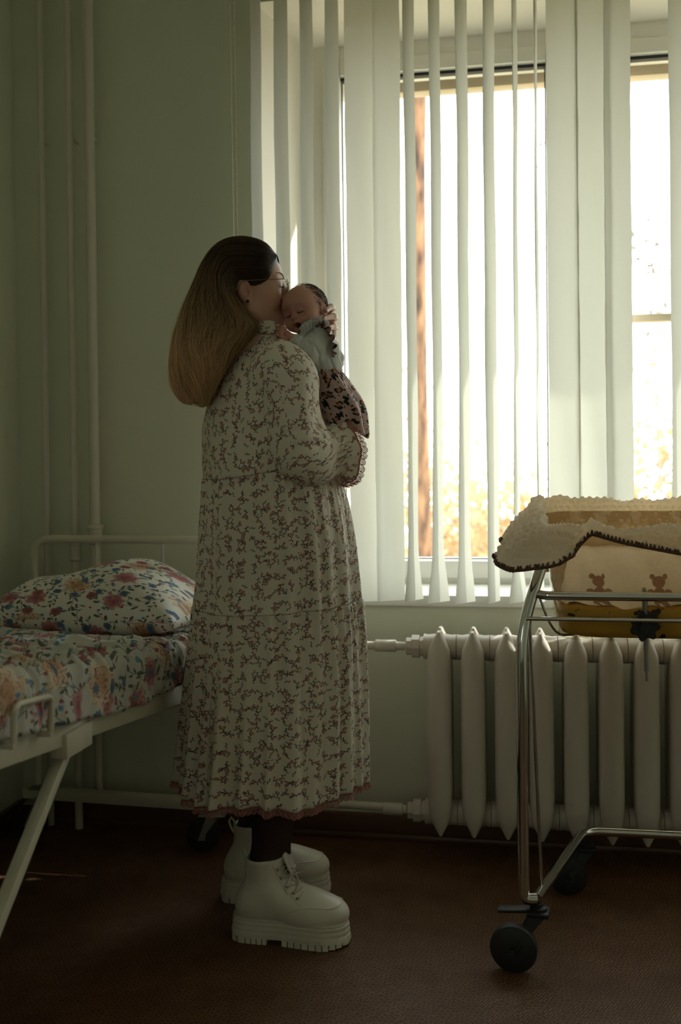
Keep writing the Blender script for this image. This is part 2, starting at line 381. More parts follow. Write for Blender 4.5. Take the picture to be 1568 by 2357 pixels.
# centre and apparent width in the photograph, then the twist (degrees) of the weighted foot
SL = [(596, 24, 0), (653, 31, 0), (712, 31, 0), (770, 31, 0), (832, 66, 3), (895, 63, 0), (946, 25, 20), (1005, 25, 26), (1067, 27, 18), (1130, 25, 4), (1190, 11, 26), (1239, 4, 14), (1298, 67, 0), (1364, 66, 0), (1425, 55, 0), (1558, 26, 0), (1622, 30, 0), (1686, 45, 0), (1752, 67, 0), (1820, 67, 0), (1890, 67, 0), (1962, 67, 0), (2036, 67, 0), (2112, 67, 0)]
random.seed(4)
for i, (cx, wpx, twist) in enumerate(SL):
    c = WY(cx, 700, BL_Y); va = math.atan2(c.x, c.y)       # view direction from the room normal
    sc = F*math.cos(math.atan2(cx-CX, F))/math.hypot(c.x, c.y)
    s_ = min(1.0, wpx/(0.089*sc)); g = math.acos(s_)        # angle away from square-on
    ang = -va + g                                           # left edge towards the room
    P = []; UV = []; NZ = 44; NX = 9; ph = random.uniform(0, 6)
    for iz in range(NZ+1):
        tz = iz/NZ; tz = tz if tz < 0.85 else tz
        z = B_TOP + (B_BOT+random.Random(i).uniform(-0.004, 0.006)-B_TOP)*tz
        low = max(0.0, (z-B_BOT)); tw = -math.exp(-(low/0.085)**1.6)*R(twist) + 0.035*math.sin(z*2.1+ph)*(0.3+tz) ; a = ang + tw
        row = []; ur = []
        for ix in range(NX):
            u = (ix/(NX-1)-0.5)*0.089*(1+.012*math.sin(z*21+ph)+.010*math.sin(z*47+2*ph)); bow = 0.0055*(1-(2*ix/(NX-1)-1)**2)*(1.0-0.7*math.exp(-(low/0.05)**2)) + 0.0012*math.sin(z*9+ix*0.8+ph)
            sway = 0.004*math.sin(z*1.3+ph)*tz
            row.append((c.x + math.cos(a)*u - math.sin(a)*bow + sway, BL_Y + math.sin(a)*u + math.cos(a)*bow*-1.0, z)); ur.append((u, z))
        P.append(row); UV.append(ur)
    s = MB(); s.grid(P, UV); ob = s.build('slat', BLINDM, blind, angle=0)
    #hm = MB(); hm.grid([[(p[0], p[1]+0.0012, p[2]) for p in r_] for r_ in P[-3:]], [u for u in UV[-3:]]); hm.build('hem_pocket', BLINDM, ob, angle=0)
    MB().tube([(c.x, BL_Y, B_TOP-0.002), (c.x, BL_Y, B_TOP+0.022)], 0.003, 6).build('hanger', FRAME, ob)
m = M('beige cord', (0.62, 0.58, 0.46), 0.6); CORDM = m.mat
ca = WY(530, 200, BL_Y).x; cb_ = WY(540, 200, BL_Y).x; cl = MB(); zt = B_TOP+0.02; zl = 1.32
cl.tube([(ca, BL_Y, zt), (ca+0.004, BL_Y, 2.0), (ca+0.006, BL_Y, zl+0.02)], 0.0016, 6); cl.build('pull_cord', CORDM, blind)
bd = MB(); k = 0; zz = zt
while zz > zl:
    bd.lathe([(0.0008, -0.0024), (0.0026, -0.0012), (0.0030, 0), (0.0026, 0.0012), (0.0008, 0.0024)], (cb_+0.004*(zt-zz)/1.5, BL_Y, zz), EZ, 6); zz -= 0.006
tag(bd.build('bead_chain', CORDM, blind), kind='stuff')
MB().lathe([(0.004, 0), (0.009, 0.006), (0.009, 0.04), (0.003, 0.052)], ((ca+cb_)/2+0.006, BL_Y, zl-0.05), EZ, 12).build('cord_weight', CORDM, blind)
# ------------------------------------------------------------------ radiator of cast sections
m = M('cream radiator paint', (0.56, 0.51, 0.44), 0.5); m.bump(m.noise(m.coord('Object'), 90, 3), 0.12, 0.003); RADM = m.mat
RAD_Y = WALL_Y-0.125; PITCHX = 0.0965; rz0 = 0.078; rh = 0.59
rx0 = WY(1012, 1700, RAD_Y-0.06).x
rad = thing('radiator', (rx0, RAD_Y, 0), 'cream painted cast iron radiator of pointed sections under the window', 'radiator')
def rad_section(org):
    s = MB()
    def col(yc, hw, hd, z0, z1, tip):
        rows = []
        zs = [0, 0.012, 0.03, 0.055, 0.085, 0.13, 0.3, 0.46, 0.505, 0.535, 0.56, 0.578, 0.59]
        ws = [0.16, 0.34, 0.60, 0.88, 0.97, 1.0, 1.0, 1.0, 0.97, 0.88, 0.60, 0.32, 0.14]
        for zz, ww in zip(zs, ws):
            ring = []
            for k in range(20):
                a = 2*PI*k/20; ca_, sa_ = math.cos(a), math.sin(a)
                rr = (abs(ca_)**2.8 + abs(sa_)**2.8)**(-1/2.8)*(1+.05*max(0, abs(sa_)-.9)*10)     # soft diamond with a ridge
                dd = hd*(0.45+0.55*ww)
                ring.append((org.x + hw*ww*rr*ca_*1.0, org.y + yc + dd*rr*sa_, org.z + z0 + zz))
            rows.append(ring)
        s.grid(rows, None, True); n = len(rows)*20; b = len(s.v)-n
        s.f.append(tuple(range(b, b+20))[::-1]); s.mi.append(0); s.f.append(tuple(range(b+n-20, b+n))); s.mi.append(0)
    col(-0.040, 0.0350, 0.034, rz0, rz0+rh, 1); col(0.040, 0.0350, 0.034, rz0, rz0+rh, 1)
    for zc in (rz0+0.052, rz0+rh-0.052):
        s.box((org.x, org.y, org.z+zc), (0.045, 0.085, 0.07), None, 0.018, 3)
        s.lathe([(0.020, -PITCHX/2), (0.037, -PITCHX/2+0.001), (0.037, -PITCHX/2+0.006), (0.0355, -PITCHX/2+0.014), (0.038, -0.02), (0.038, 0.02), (0.0355, PITCHX/2-0.014), (0.037, PITCHX/2-0.006), (0.037, PITCHX/2-0.001), (0.020, PITCHX/2)], (org.x, org.y, org.z+zc), (1, 0, 0), 20)
    return s
sec = rad_section(Vector((rx0, RAD_Y, 0))).build('section', RADM, rad, angle=50)
for k in range(1, 10):
    c_ = sec.copy(); COL.objects.link(c_); c_.parent = rad; c_.location.x = sec.location.x + k*PITCHX
for k in (1.5, 7.5): MB().tube([(rx0+k*PITCHX, RAD_Y+0.03, rz0+rh-0.09), (rx0+k*PITCHX, WALL_Y-0.001, rz0+rh-0.09)], 0.009, 8).build('wall_bracket', RADM, rad)
xl = rx0-PITCHX/2
zu, zl_ = rz0+rh-0.052, rz0+0.052
def union(zc, name):
    n = MB(); ax = (1, 0, 0)
    n.lathe([(0.022, -0.052), (0.026, -0.05), (0.026, -0.036), (0.034, -0.034), (0.034, -0.012), (0.028, -0.010), (0.030, -0.002), (0.03, 0.0)], (xl, RAD_Y, zc), ax, 8)
    n.build(name, RADM, rad)
union(zu, 'union_nut'); union(zl_, 'union_nut')
# pipes to the risers, risers in the corner
m = M('cream pipe paint', (0.58, 0.55, 0.47), 0.4); m.bump(m.noise(m.coord('Object'), 60, 2), 0.08); PIPEM = m.mat
RPY = WALL_Y-0.065
r1 = WY(214, 900, RPY).x; r2 = WY(168, 900, RPY).x; r3 = WY(103, 900, WALL_Y-0.05).x
up = thing('supply_pipe', (xl-0.05, RAD_Y, zu), 'cream pipe with a coupling feeding the top of the radiator', 'pipe')
MB().tube(rounded([(r1, RPY, zu+0.02), (r1+0.35, RPY, zu+0.015), (xl-0.36, RAD_Y+0.01, zu-0.002), (xl-0.05, RAD_Y, zu)], 0.06), 0.0125, 14).build('pipe', PIPEM, up)
cp = MB(); cx_ = WY(888, 1487, RAD_Y).x; cp.lathe([(0.013, -0.032), (0.018, -0.03), (0.018, 0.03), (0.013, 0.032)], (cx_, RAD_Y, zu), (1, 0, 0), 14); cp.build('coupling', PIPEM, up)
lo = thing('return_pipe', (xl-0.05, RAD_Y, zl_), 'cream pipe running low along the skirting to the radiator foot', 'pipe')
zz0 = WY(260, 1842, RPY).z
MB().tube(rounded([(r1, RPY, 0.50), (r1, RPY, zz0), (xl-0.50, RPY, zz0+0.004), (xl-0.24, RAD_Y+0.012, zl_+0.006), (xl-0.054, RAD_Y, zl_)], (0.05, 0.12, 0.09), 8), 0.0125, 14).build('pipe', PIPEM, lo)
cx_ = WY(905, 1863, RAD_Y).x; cp = MB(); cp.lathe([(0.013, -0.03), (0.0175, -0.028), (0.0175, 0.028), (0.013, 0.03)], (cx_, RAD_Y, zl_+0.001), (1, 0, 0), 14); cp.build('coupling', PIPEM, lo)
def riser(x, y, r, z0, label, joints):
    t = thing('riser_pipe', (x, y, z0), label, 'pipe', None)
    MB().tube([(x, y, z0), (x, y, CEIL)], r, 16).build('pipe', PIPEM, t)
    for zj in joints: MB().lathe([(r, -0.03), (r+0.006, -0.026), (r+0.006, 0.02), (r+0.009, 0.022), (r+0.009, 0.034), (r, 0.036)], (x, y, zj), EZ, 16).build('coupling', PIPEM, t)
    MB().tube([(x, y, 2.2), (x, WALL_Y-0.001, 2.2)], 0.006, 8).build('wall_clip', PIPEM, t)
    return t
riser(r1, RPY, 0.0165, 0.52, 'thick cream riser pipe furthest from the corner, with a coupling above the headboard', [WY(214, 1232, RPY).z, 0.53])
riser(r2, RPY, 0.0125, 0.0, 'cream riser pipe between the two others in the corner, with a coupling behind the headboard', [WY(171, 1270, RPY).z])
riser(r3, WALL_Y-0.05, 0.011, 0.0, 'thin riser pipe closest to the room corner, painted like the wall', [0.5])
# ------------------------------------------------------------------ implicit bodies: smooth unions of ellipsoids and tapered capsules, meshed by surface nets
def A3(p): return np.array([p[0], p[1], p[2]], float)
class SDF:
    def __init__(s): s.p = []
    def _add(s, f, lo, hi, k, op): s.p.append((f, np.array(lo)-k, np.array(hi)+k, k, op)); return s
    def ell(s, c, r, k=0.01, rot=None, op=1):
        c = A3(c); r = np.array(r, float); Rm = np.array(rot) if rot is not None else np.eye(3)
        def f(P):
            q = (P-c) @ Rm; k0 = np.linalg.norm(q/r, axis=-1); k1 = np.linalg.norm(q/(r*r), axis=-1)+1e-9; return k0*(k0-1)/k1
        e = np.sqrt(((Rm*r)**2).sum(1)); return s._add(f, c-e, c+e, k, op)
    def cap(s, a, b, ra, rb=None, k=0.01, op=1, flat=None):
        a = A3(a); b = A3(b); rb = ra if rb is None else rb; d = b-a; L = d@d+1e-12
        def f(P):
            t = np.clip(((P-a)@d)/L, 0, 1); q = P-(a+t[..., None]*d)
            if flat is not None: q = q + np.outer((q@flat[0]).ravel(), flat[0]).reshape(q.shape)*(flat[1]-1)
            return np.linalg.norm(q, axis=-1)-(ra+(rb-ra)*t)
        m = max(ra, rb); return s._add(f, np.minimum(a, b)-m, np.maximum(a, b)+m, k, op)
    def chain(s, pts, rs, k=0.01):
        for i in range(len(pts)-1): s.cap(pts[i], pts[i+1], rs[i], rs[i+1], k)
        return s
    def half(s, p, n, k=0.002):
        """cut away the side n points to"""
        p = A3(p); n = A3(n); n /= np.linalg.norm(n)
        return s._add(lambda P: -((P-p)@n), [-99]*3, [99]*3, k, -1)
    @staticmethod
    def _comb(D, e, k, op):
        if op == 1: h = np.maximum(k-np.abs(D-e), 0)/k; return np.minimum(D, e)-h*h*k*0.25
        e = -e; h = np.maximum(k-np.abs(D-e), 0)/k; return np.maximum(D, e)+h*h*k*0.25
    def ev(s, P):
        P = np.asarray(P, float); D = np.full(P.shape[:-1], 9.0)
        for f, lo, hi, k, op in s.p: D = s._comb(D, f(P) if op == 1 else f(P), k, op)
        return D
    def proj(s, p, off=0.0, it=6):
        p = A3(p)
        for _ in range(it):
            e = 1e-4; E = np.eye(3)*e; d = s.ev(p[None])[0]-off; g = np.array([s.ev((p+E[i])[None])[0]-s.ev((p-E[i])[None])[0] for i in range(3)])/(2*e)
            p = p-g*d/(g@g+1e-9)
        return Vector(p)
    def mesh(s, h, smooth=2, disp=None):
        pos = [q for q in s.p if q[4] == 1]
        lo = np.min([q[1] for q in pos], 0)-2*h; hi = np.max([q[2] for q in pos], 0)+2*h
        n = np.ceil((hi-lo)/h).astype(int)+1; ax = [lo[i]+h*np.arange(n[i]) for i in range(3)]; D = np.full(n, 0.05)
        for f, a, b, k, op in s.p:
            i0 = np.clip(np.floor((a-lo)/h).astype(int)-2, 0, n); i1 = np.clip(np.ceil((b-lo)/h).astype(int)+3, 0, n)
            if np.any(i1 <= i0): continue
            sl = tuple(slice(i0[i], i1[i]) for i in range(3))
            P = np.stack(np.meshgrid(*[ax[i][sl[i]] for i in range(3)], indexing='ij'), -1)
            e = f(P); D[sl] = s._comb(D[sl], e if op == 1 else e, k, op)
        return nets(D, lo, h, smooth)
def nets(D, lo, h, smooth):
    I = D < 0; n = np.array(D.shape); c = n-1
    cnt = np.zeros(c); acc = np.zeros((*c, 3))
    for ax in range(3):
        o = [i for i in range(3) if i != ax]
        sa = [slice(None)]*3; sb = [slice(None)]*3; sa[ax] = slice(0, -1); sb[ax] = slice(1, None)
        a, b = D[tuple(sa)], D[tuple(sb)]; cr = (a < 0) != (b < 0); t = np.where(cr, a/np.where(cr, a-b, 1), 0)
        for u in (0, 1):
            for w in (0, 1):
                sl = [slice(None)]*3; sl[o[0]] = slice(u, u+c[o[0]]); sl[o[1]] = slice(w, w+c[o[1]])
                m_ = cr[tuple(sl)]; tt = t[tuple(sl)]; cnt += m_
                acc[..., ax] += np.where(m_, tt, 0); acc[..., o[0]] += m_*u; acc[..., o[1]] += m_*w
    act = cnt > 0; idx = np.full(c, -1); idx[act] = np.arange(act.sum())
    ii = np.argwhere(act); Vv = lo + h*(ii + acc[act]/cnt[act][:, None])
    Fs = []
    for ax in range(3):
        o = [i for i in range(3) if i != ax]
        sa = [slice(1, -1)]*3; sb = [slice(1, -1)]*3; sa[ax] = slice(0, -1); sb[ax] = slice(1, None)
        cr = I[tuple(sa)] != I[tuple(sb)]; q = np.argwhere(cr)
        q[:, o[0]] += 1; q[:, o[1]] += 1
        def g(u, w):
            p = q.copy(); p[:, o[0]] -= u; p[:, o[1]] -= w; return idx[p[:, 0], p[:, 1], p[:, 2]]
        f = np.stack([g(1, 1), g(0, 1), g(0, 0), g(1, 0)], 1)
        ins = I[q[:, 0], q[:, 1], q[:, 2]]
        if ax == 1: ins = ~ins
        f[~ins] = f[~ins][:, ::-1]; Fs.append(f)
    Fq = np.concatenate(Fs); Fq = Fq[(Fq >= 0).all(1)]
    for _ in range(smooth):
        S = np.zeros_like(Vv); K = np.zeros(len(Vv))
        for a, b in ((0, 1), (1, 2), (2, 3), (3, 0)):
            np.add.at(S, Fq[:, a], Vv[Fq[:, b]]); np.add.at(K, Fq[:, a], 1); np.add.at(S, Fq[:, b], Vv[Fq[:, a]]); np.add.at(K, Fq[:, b], 1)
        Vv = 0.5*Vv+0.5*S/np.maximum(K, 1)[:, None]
    return Vv, Fq
def normals(Vv, Fq):
    n = np.cross(Vv[Fq[:, 2]]-Vv[Fq[:, 0]], Vv[Fq[:, 3]]-Vv[Fq[:, 1]]); N = np.zeros_like(Vv)
    for k in range(4): np.add.at(N, Fq[:, k], n)
    return N/(np.linalg.norm(N, axis=1)[:, None]+1e-12)
def wob(P, f, seed=0, n=7):
    """smooth noise in -1..1 from summed waves"""
    rg = np.random.RandomState(seed); o = np.zeros(P.shape[:-1])
    for i in range(n):
        k = rg.normal(size=P.shape[-1]); k *= f*(0.6+0.9*rg.rand())/np.linalg.norm(k); o += np.sin(P@k+rg.rand()*6.3)
    return o/n**0.5/1.2
def obj_np(name, parts, mat, parent=None, M4=None, angle=0, attr=None, uvf=None):
    """links numpy meshes [(V, F)] as ONE mesh object; M4 places them in the world"""
    Vs = []; Fs = []; b = 0
    for (v, f) in parts: Vs.append(v); Fs.append(f+b); b += len(v)
    Vv = np.concatenate(Vs); Fq = np.concatenate(Fs)
    if M4 is not None: m4 = np.array(M4); Vv = Vv @ m4[:3, :3].T + m4[:3, 3]
    org = np.array(wloc(parent)) if parent is not None else np.zeros(3)
    me = bpy.data.meshes.new(name); L = Vv-org
    me.vertices.add(len(L)); me.vertices.foreach_set('co', L.ravel()); nf = len(Fq)
    me.loops.add(nf*4); me.loops.foreach_set('vertex_index', Fq.ravel().astype(np.int32)); me.polygons.add(nf); me.polygons.foreach_set('loop_start', np.arange(nf, dtype=np.int32)*4)
    me.update(calc_edges=True); me.polygons.foreach_set('use_smooth', [True]*nf)
    if uvf is not None:
        uv = uvf(Vv)[Fq.ravel()]; ul = me.uv_layers.new(name='UVMap'); ul.data.foreach_set('uv', uv.ravel())
    if attr is not None:
        for k, val in attr.items(): a = me.attributes.new(k, 'FLOAT', 'POINT'); a.data.foreach_set('value', val.astype(np.float32))
    if angle: me.set_sharp_from_angle(angle=R(angle))
    me.validate(); me.update(); me.materials.append(mat); return link(name, me, parent)
# ------------------------------------------------------------------ the woman
def skin_mat(name, base, flush):
    m = M(name, base, 0.5); at = m.node('ShaderNodeAttribute'); at.attribute_name = 'tint'; a = X(m.nt, at.outputs['Fac'])
    n = m.noise(m.coord('Object'), 60, 3); c = m.mix(base, flush, a); m.set('Base Color', m.mix(c, tuple(q*0.86 for q in base), n.rng(0.5, 0.8, 0, 0.5)))
    m.b.inputs['Subsurface Weight'].default_value = 0.12; m.b.inputs['Subsurface Radius'].default_value = (0.012, 0.004, 0.002); m.bump(m.noise(m.coord('Object'), 900, 2), 0.1, 0.0006); return m.mat
SKIN = skin_mat('light skin', (0.56, 0.34, 0.25), (0.50, 0.17, 0.14)); BSKIN = skin_mat('newborn skin', (0.52, 0.27, 0.21), (0.45, 0.13, 0.10))
BROW = M('brown brow', (0.12, 0.07, 0.045), 0.8).mat; DARKLINE = M('dark lashes', (0.03, 0.018, 0.012), 0.7).mat
# dress print: pink sprigs with dark twigs on cream
def sprig_layer(m, uv, base, size, off, flowers, seed):
    x, y, r1, r2, r3 = m.cell(uv, size, 0.62, off); s = size/0.042
    x = x/s; y = y/s
    bend = (r2-0.5)*60.0; w = m.noise(uv, 260, 2); w2 = m.noise(uv, 700, 2); yy = y - x*x*bend + (w-0.5)*0.003
    lim = x.abs().below(0.0105, 0.0006)
    stem = yy.abs().below(0.00070, 0.0003)*lim
    lx = x.mod(0.0050)-0.0025; side = ((x/0.0050).floor().mod(2.0)-0.5)*2.0
    ly = yy*side-0.0021; u = lx*0.75+ly*0.66; v = ly*0.75-lx*0.66
    leaf = ((u*u)/(0.0031*0.0031) + (v*v)/(0.0013*0.0013) + (w2-0.5)*0.9).below(1.0, 0.25)*lim
    dark = stem.max(leaf); col = m.mix(base, (0.026, 0.031, 0.030), dark*0.94)
    if flowers:
        for (fx, fy, rr) in ((0.0125, 0.0020, 0.0044), (0.0070, -0.0052, 0.0038), (-0.0120, 0.0038, 0.0033), (-0.0020, 0.0060, 0.0026)):
            dx = x-fx; dy = y-fy - fx*fx*bend; d = (dx*dx+dy*dy*1.3).sqrt(); an = dy.atan2(dx)
            rim = d + (w2-0.5)*0.0040 + (an*5.0).sin()*0.0006
            keep = r3.gt(0.35) if fx < 0 else r3.gt(-1.0)
            col = m.mix(col, m.mix((0.36, 0.14, 0.11), (0.52, 0.29, 0.23), (d + (w2-.5)*.004).rng(0.0, rr, 0, 1)), rim.below(rr, 0.0005)*keep)
    return col
def dress_mat(name, coord='UV'):
    m = M(name, (0.75, 0.70, 0.6), 0.85); uv = m.coord(coord)
    c = m.mix((0.77, 0.72, 0.62), (0.73, 0.68, 0.58), m.noise(uv, 6, 3))
    c = sprig_layer(m, uv, c, 0.035, (0.31, 0.17, 0), True, 1); c = sprig_layer(m, uv, c, 0.028, (5.13, 3.41, 0), False, 2); c = sprig_layer(m, uv, c, 0.040, (9.7, 7.2, 0), True, 3)
    m.set('Base Color', c); m.bump(m.noise(uv, 1600, 2), 0.15, 0.0006); m.translucent(c, 0.18); return m.mat
DRESS = dress_mat('sprigged cream dress cloth')
LACE = M('dusty pink lace', (0.42, 0.19, 0.16), 0.8).mat
HD = 2.50
woman = thing('person', V(590, 2150, HD)*1.0, 'woman in a sprigged cream dress and white boots kissing the baby she holds', 'person')
woman.location.z = 0.0
# ---- head, in its own frame: x forward, y left, z up
hs = 0.955
hrot = Matrix.Rotation(R(YAW+7), 4, 'Z') @ Matrix.Rotation(R(-4), 4, 'Y') @ Matrix.Rotation(R(3), 4, 'X')
HM = Matrix.Translation(V(566, 664, HD)) @ hrot @ Matrix.Scale(hs, 4)
def head_sdf():
    s = SDF()
    s.ell((-.002, 0, .032), (.087, .075, .076), .02); s.ell((.030, 0, -.025), (.060, .060, .080), .03); s.ell((.042, 0, .035), (.050, .060, .048), .03)
    for q in (1, -1):
        s.cap((.005, q*.052, -.055), (.062, q*.02, -.096), .024, .020, .03); s.ell((.052, q*.040, -.03), (.034, .026, .034), .025)
        s.cap((.083, q*.014, .020), (.072, q*.046, .018), .010, .009, .016)
        s.ell((.076, q*.032, .001), (.016, .0165, .0145), .008); s.cap((.0905, q*.020, -.0015), (.082, q*.046, -.001), .0030, .0022, .004)
        s.ell((-.008, q*.079, -.012), (.020, .008, .032), .008, rot=np.array(Matrix.Rotation(R(q*18), 3, 'Z') @ Matrix.Rotation(R(-12), 3, 'Y')))
        s.ell((-.003, q*.086, -.008), (.011, .006, .019), .004, op=-1); s.cap((.004, q*.079, -.012), (.006, q*.078, -.020), .0045, .004, .004); s.ell((-.002, q*.080, -.041), (.008, .006, .009), .006)
        s.ell((.101, q*.010, -.036), (.010, .008, .007), .006)
    s.ell((.074, 0, -.056), (.026, .030, .032), .015); s.ell((.074, 0, -.098), (.022, .024, .020), .025); s.cap((.086, 0, .012), (.108, 0, -.028), .010, .0115, .014); s.ell((.110, 0, -.033), (.012, .012, .010), .008)
    s.cap((.094, -.017, -.062), (.101, 0, -.058), .0055, .008, .008); s.cap((.094, .017, -.062), (.101, 0, -.058), .0055, .008, .008)
    s.cap((.093, -.015, -.073), (.099, 0, -.073), .006, .009, .009); s.cap((.093, .015, -.073), (.099, 0, -.073), .006, .009, .009)
    s.ell((.106, 0, -.0658), (.012, .022, .0016), .003, op=-1)
    s.cap((-.022, 0, -.05), (-.045, 0, -.20), .056, .060, .03)
    return s
hsd = head_sdf(); hv, hf = hsd.mesh(0.0026, 2)
tint = np.exp(-((hv-np.array([.100, 0, -.067]))**2/np.array([.02, .022, .011])**2).sum(1)*1.2)*0.9 + 0.35*np.exp(-((hv[:, 0]-.06)**2+(hv[:, 2]+.035)**2)/.03**2) + 0.5*np.exp(-((hv-np.array([-.005, -.082, -.012]))**2).sum(1)/.025**2)
hvw = hv @ np.array(HM)[:3, :3].T + np.array(HM)[:3, 3]
# ---- body under the dress, arms, hands and legs (world coordinates)
def W_(px, py, d): return A3(V(px, py, d))
bs = SDF()
pel = W_(625, 1300, 2.5); chest = W_(600, 960, 2.5); U = A3(ER)*math.cos(R(25))+A3(ED)*math.sin(R(25)); L_ = -A3(ER)*math.sin(R(25))+A3(ED)*math.cos(R(25)); Z_ = np.array([0, 0, 1.0])
rotb = np.stack([U, L_, Z_], 1)
bs.ell(chest, (.085, .125, .17), .05, rotb); bs.ell(W_(615, 1120, 2.5), (.10, .125, .15), .06, rotb); bs.ell(pel, (.105, .15, .13), .06, rotb)
bs.cap(W_(566, 790, 2.49), W_(585, 860, 2.49), .055, .06, .05)
shR = W_(640, 850, 2.385); shL = W_(585, 850, 2.62)
bs.chain([shR, W_(672, 985, 2.36), W_(702, 1058, 2.37), W_(790, 1025, 2.455)], [.046, .042, .037, .026], .02)
bs.chain([shL, W_(680, 960, 2.69), W_(730, 985, 2.70), W_(757, 805, 2.63)], [.046, .042, .036, .025], .02)
nA = W_(622, 1985, 2.445); fA = W_(585, 1925, 2.665)
bs.chain([pel-L_*.075-Z_*.08, W_(632, 1640, 2.44), W_(634, 1800, 2.435), nA, nA-Z_*.14], [.075, .060, .056, .040, .036], .03)
bs.chain([pel+L_*.075-Z_*.08, W_(605, 1600, 2.62), W_(600, 1750, 2.64), fA, fA-Z_*.12], [.075, .058, .054, .038, .034], .03)
bv, bf = bs.mesh(0.0065, 1)
def hand(wrist, pts, rad, palm):
    s = SDF()
    for a, b, ra, rb in palm: s.cap(a, b, ra, rb, .012)
    for p, r_ in zip(pts, rad): s.chain(p, [r_, r_*1.0, r_*0.93, r_*0.72], .0035)
    return s
# left hand behind the baby's head, finger ends showing on this side
kn = [W_(757, 716, 2.575), W_(762, 736, 2.575), W_(764, 757, 2.575), W_(762, 780, 2.57)]
fg = [[kn[0], W_(766, 709, 2.545), W_(762, 706, 2.50), W_(750, 716, 2.462)], [kn[1], W_(771, 731, 2.545), W_(768, 728, 2.50), W_(745, 733, 2.452)],
      [kn[2], W_(771, 754, 2.545), W_(768, 752, 2.505), W_(753, 756, 2.462)], [kn[3], W_(767, 780, 2.55), W_(766, 780, 2.515), W_(757, 783, 2.48)]]
th = [[W_(742, 735, 2.60), W_(738, 705, 2.595), W_(737, 690, 2.585), W_(738, 680, 2.57)]]
lw = W_(757, 812, 2.627)
lh = hand(lw, fg+th, [.0082, .0085, .0082, .007, .0088], [(lw, kn[0], .020, .011), (lw, kn[1], .021, .0115), (lw, kn[2], .021, .011), (lw, kn[3], .020, .010), (lw, th[0][0], .018, .013)])
lv, lf = lh.mesh(0.0022, 2)
# right hand under the baby's seat, reaching out of the cuff
rw = W_(790, 1020, 2.455); k2 = [W_(806, 975, 2.44), W_(806, 972, 2.465), W_(803, 970, 2.49), W_(799, 970, 2.512)]
f2 = [[k, k+Z_*.03-A3(ER)*.006, k+Z_*.052-A3(ER)*.016, k+Z_*.066-A3(ER)*.032] for k in k2]; t2 = [[W_(792, 1000, 2.46), W_(790, 980, 2.47), W_(792, 965, 2.475), W_(796, 955, 2.48)]]
rh_ = hand(rw, f2+t2, [.008, .0084, .008, .007, .0088], [(rw, k, .020, .0105) for k in k2]+[(rw, t2[0][0], .018, .012)]); rv, rf = rh_.mesh(0.0025, 2)
parts = [(hvw, hf), (bv, bf), (lv, lf), (rv, rf)]
lt = np.zeros(len(lv)); 
for f_ in fg: lt += 0.5*np.exp(-((lv-f_[3])**2).sum(1)/.010**2)
body = obj_np('body', parts, SKIN, woman, attr={'tint': np.clip(np.concatenate([tint, np.zeros(len(bv)), lt, np.zeros(len(rv))]), 0, 1)})
NAIL = M('pale nail polish', (0.75, 0.68, 0.62), 0.2).mat
for f_ in fg[:2]:
    tip = f_[3]; back = f_[2]; ax = tip-back; ax /= np.linalg.norm(ax); up = np.cross(ax, np.array([0, 0, 1.0])); up /= np.linalg.norm(up)
    if up@A3(ED) > 0: up = -up
    P = [[Vector(tip-ax*.002+ax*(i*.0026)+up*(.0068-.0006*(i-1.5)**2*.6-.0007*j*j)+np.cross(ax, up)*(j*.0019*(1-.06*i))) for j in (-2, -1, 0, 1, 2)] for i in range(4)]
    MB().grid(P).build('fingernail', NAIL, body, angle=0, solid=.0006)
# tights
ts = SDF()
ts.chain([W_(632, 1640, 2.44), W_(634, 1800, 2.435), nA, nA-Z_*.10], [.064, .060, .0445, .041], .03)
tv, tf = ts.mesh(0.006, 2); ts2 = SDF(); ts2.chain([W_(605, 1600, 2.62), W_(600, 1750, 2.64), fA, fA-Z_*.09], [.062, .058, .0425, .039], .03); tv2, tf2 = ts2.mesh(0.006, 2)
TIGHT = M('dark plum tights', (0.028, 0.010, 0.008), 0.55).mat
obj_np('tights', [(tv, tf), (tv2, tf2)], TIGHT, woman)
# brow, lashes on both eyes, as thin fringes lying on the face
def on_head(pts, off): return [HM @ hsd.proj(p, off) for p in pts]
for q in (1, -1):
    b_ = MB(); pts = on_head([(.093, q*.012, .019), (.090, q*.022, .025), (.083, q*.034, .028), (.073, q*.048, .025)], .0008); b_.tube([Vector(p) for p in spline(pts, 4)], [.0007+.0009*math.sin(PI*min(1, (i+2)/14)) for i in range(13)], 6); b_.build('eyebrow', BROW, body)
    b_ = MB(); lid = spline(on_head([(.0925, q*.019, -.001), (.092, q*.028, -.0045), (.088, q*.038, -.0045), (.082, q*.046, -.002)], .0004), 5); b_.tube([Vector(p) for p in lid], .0007, 5)
    fw = HM.to_3x3() @ Vector((.9, q*.35, -.5))
    for p in lid[1:]: b_.tube([Vector(p), Vector(p)+fw*.006+EZ*-.001], [.0003, .00008], 4)
    b_.build('eyelash', DARKLINE, body)
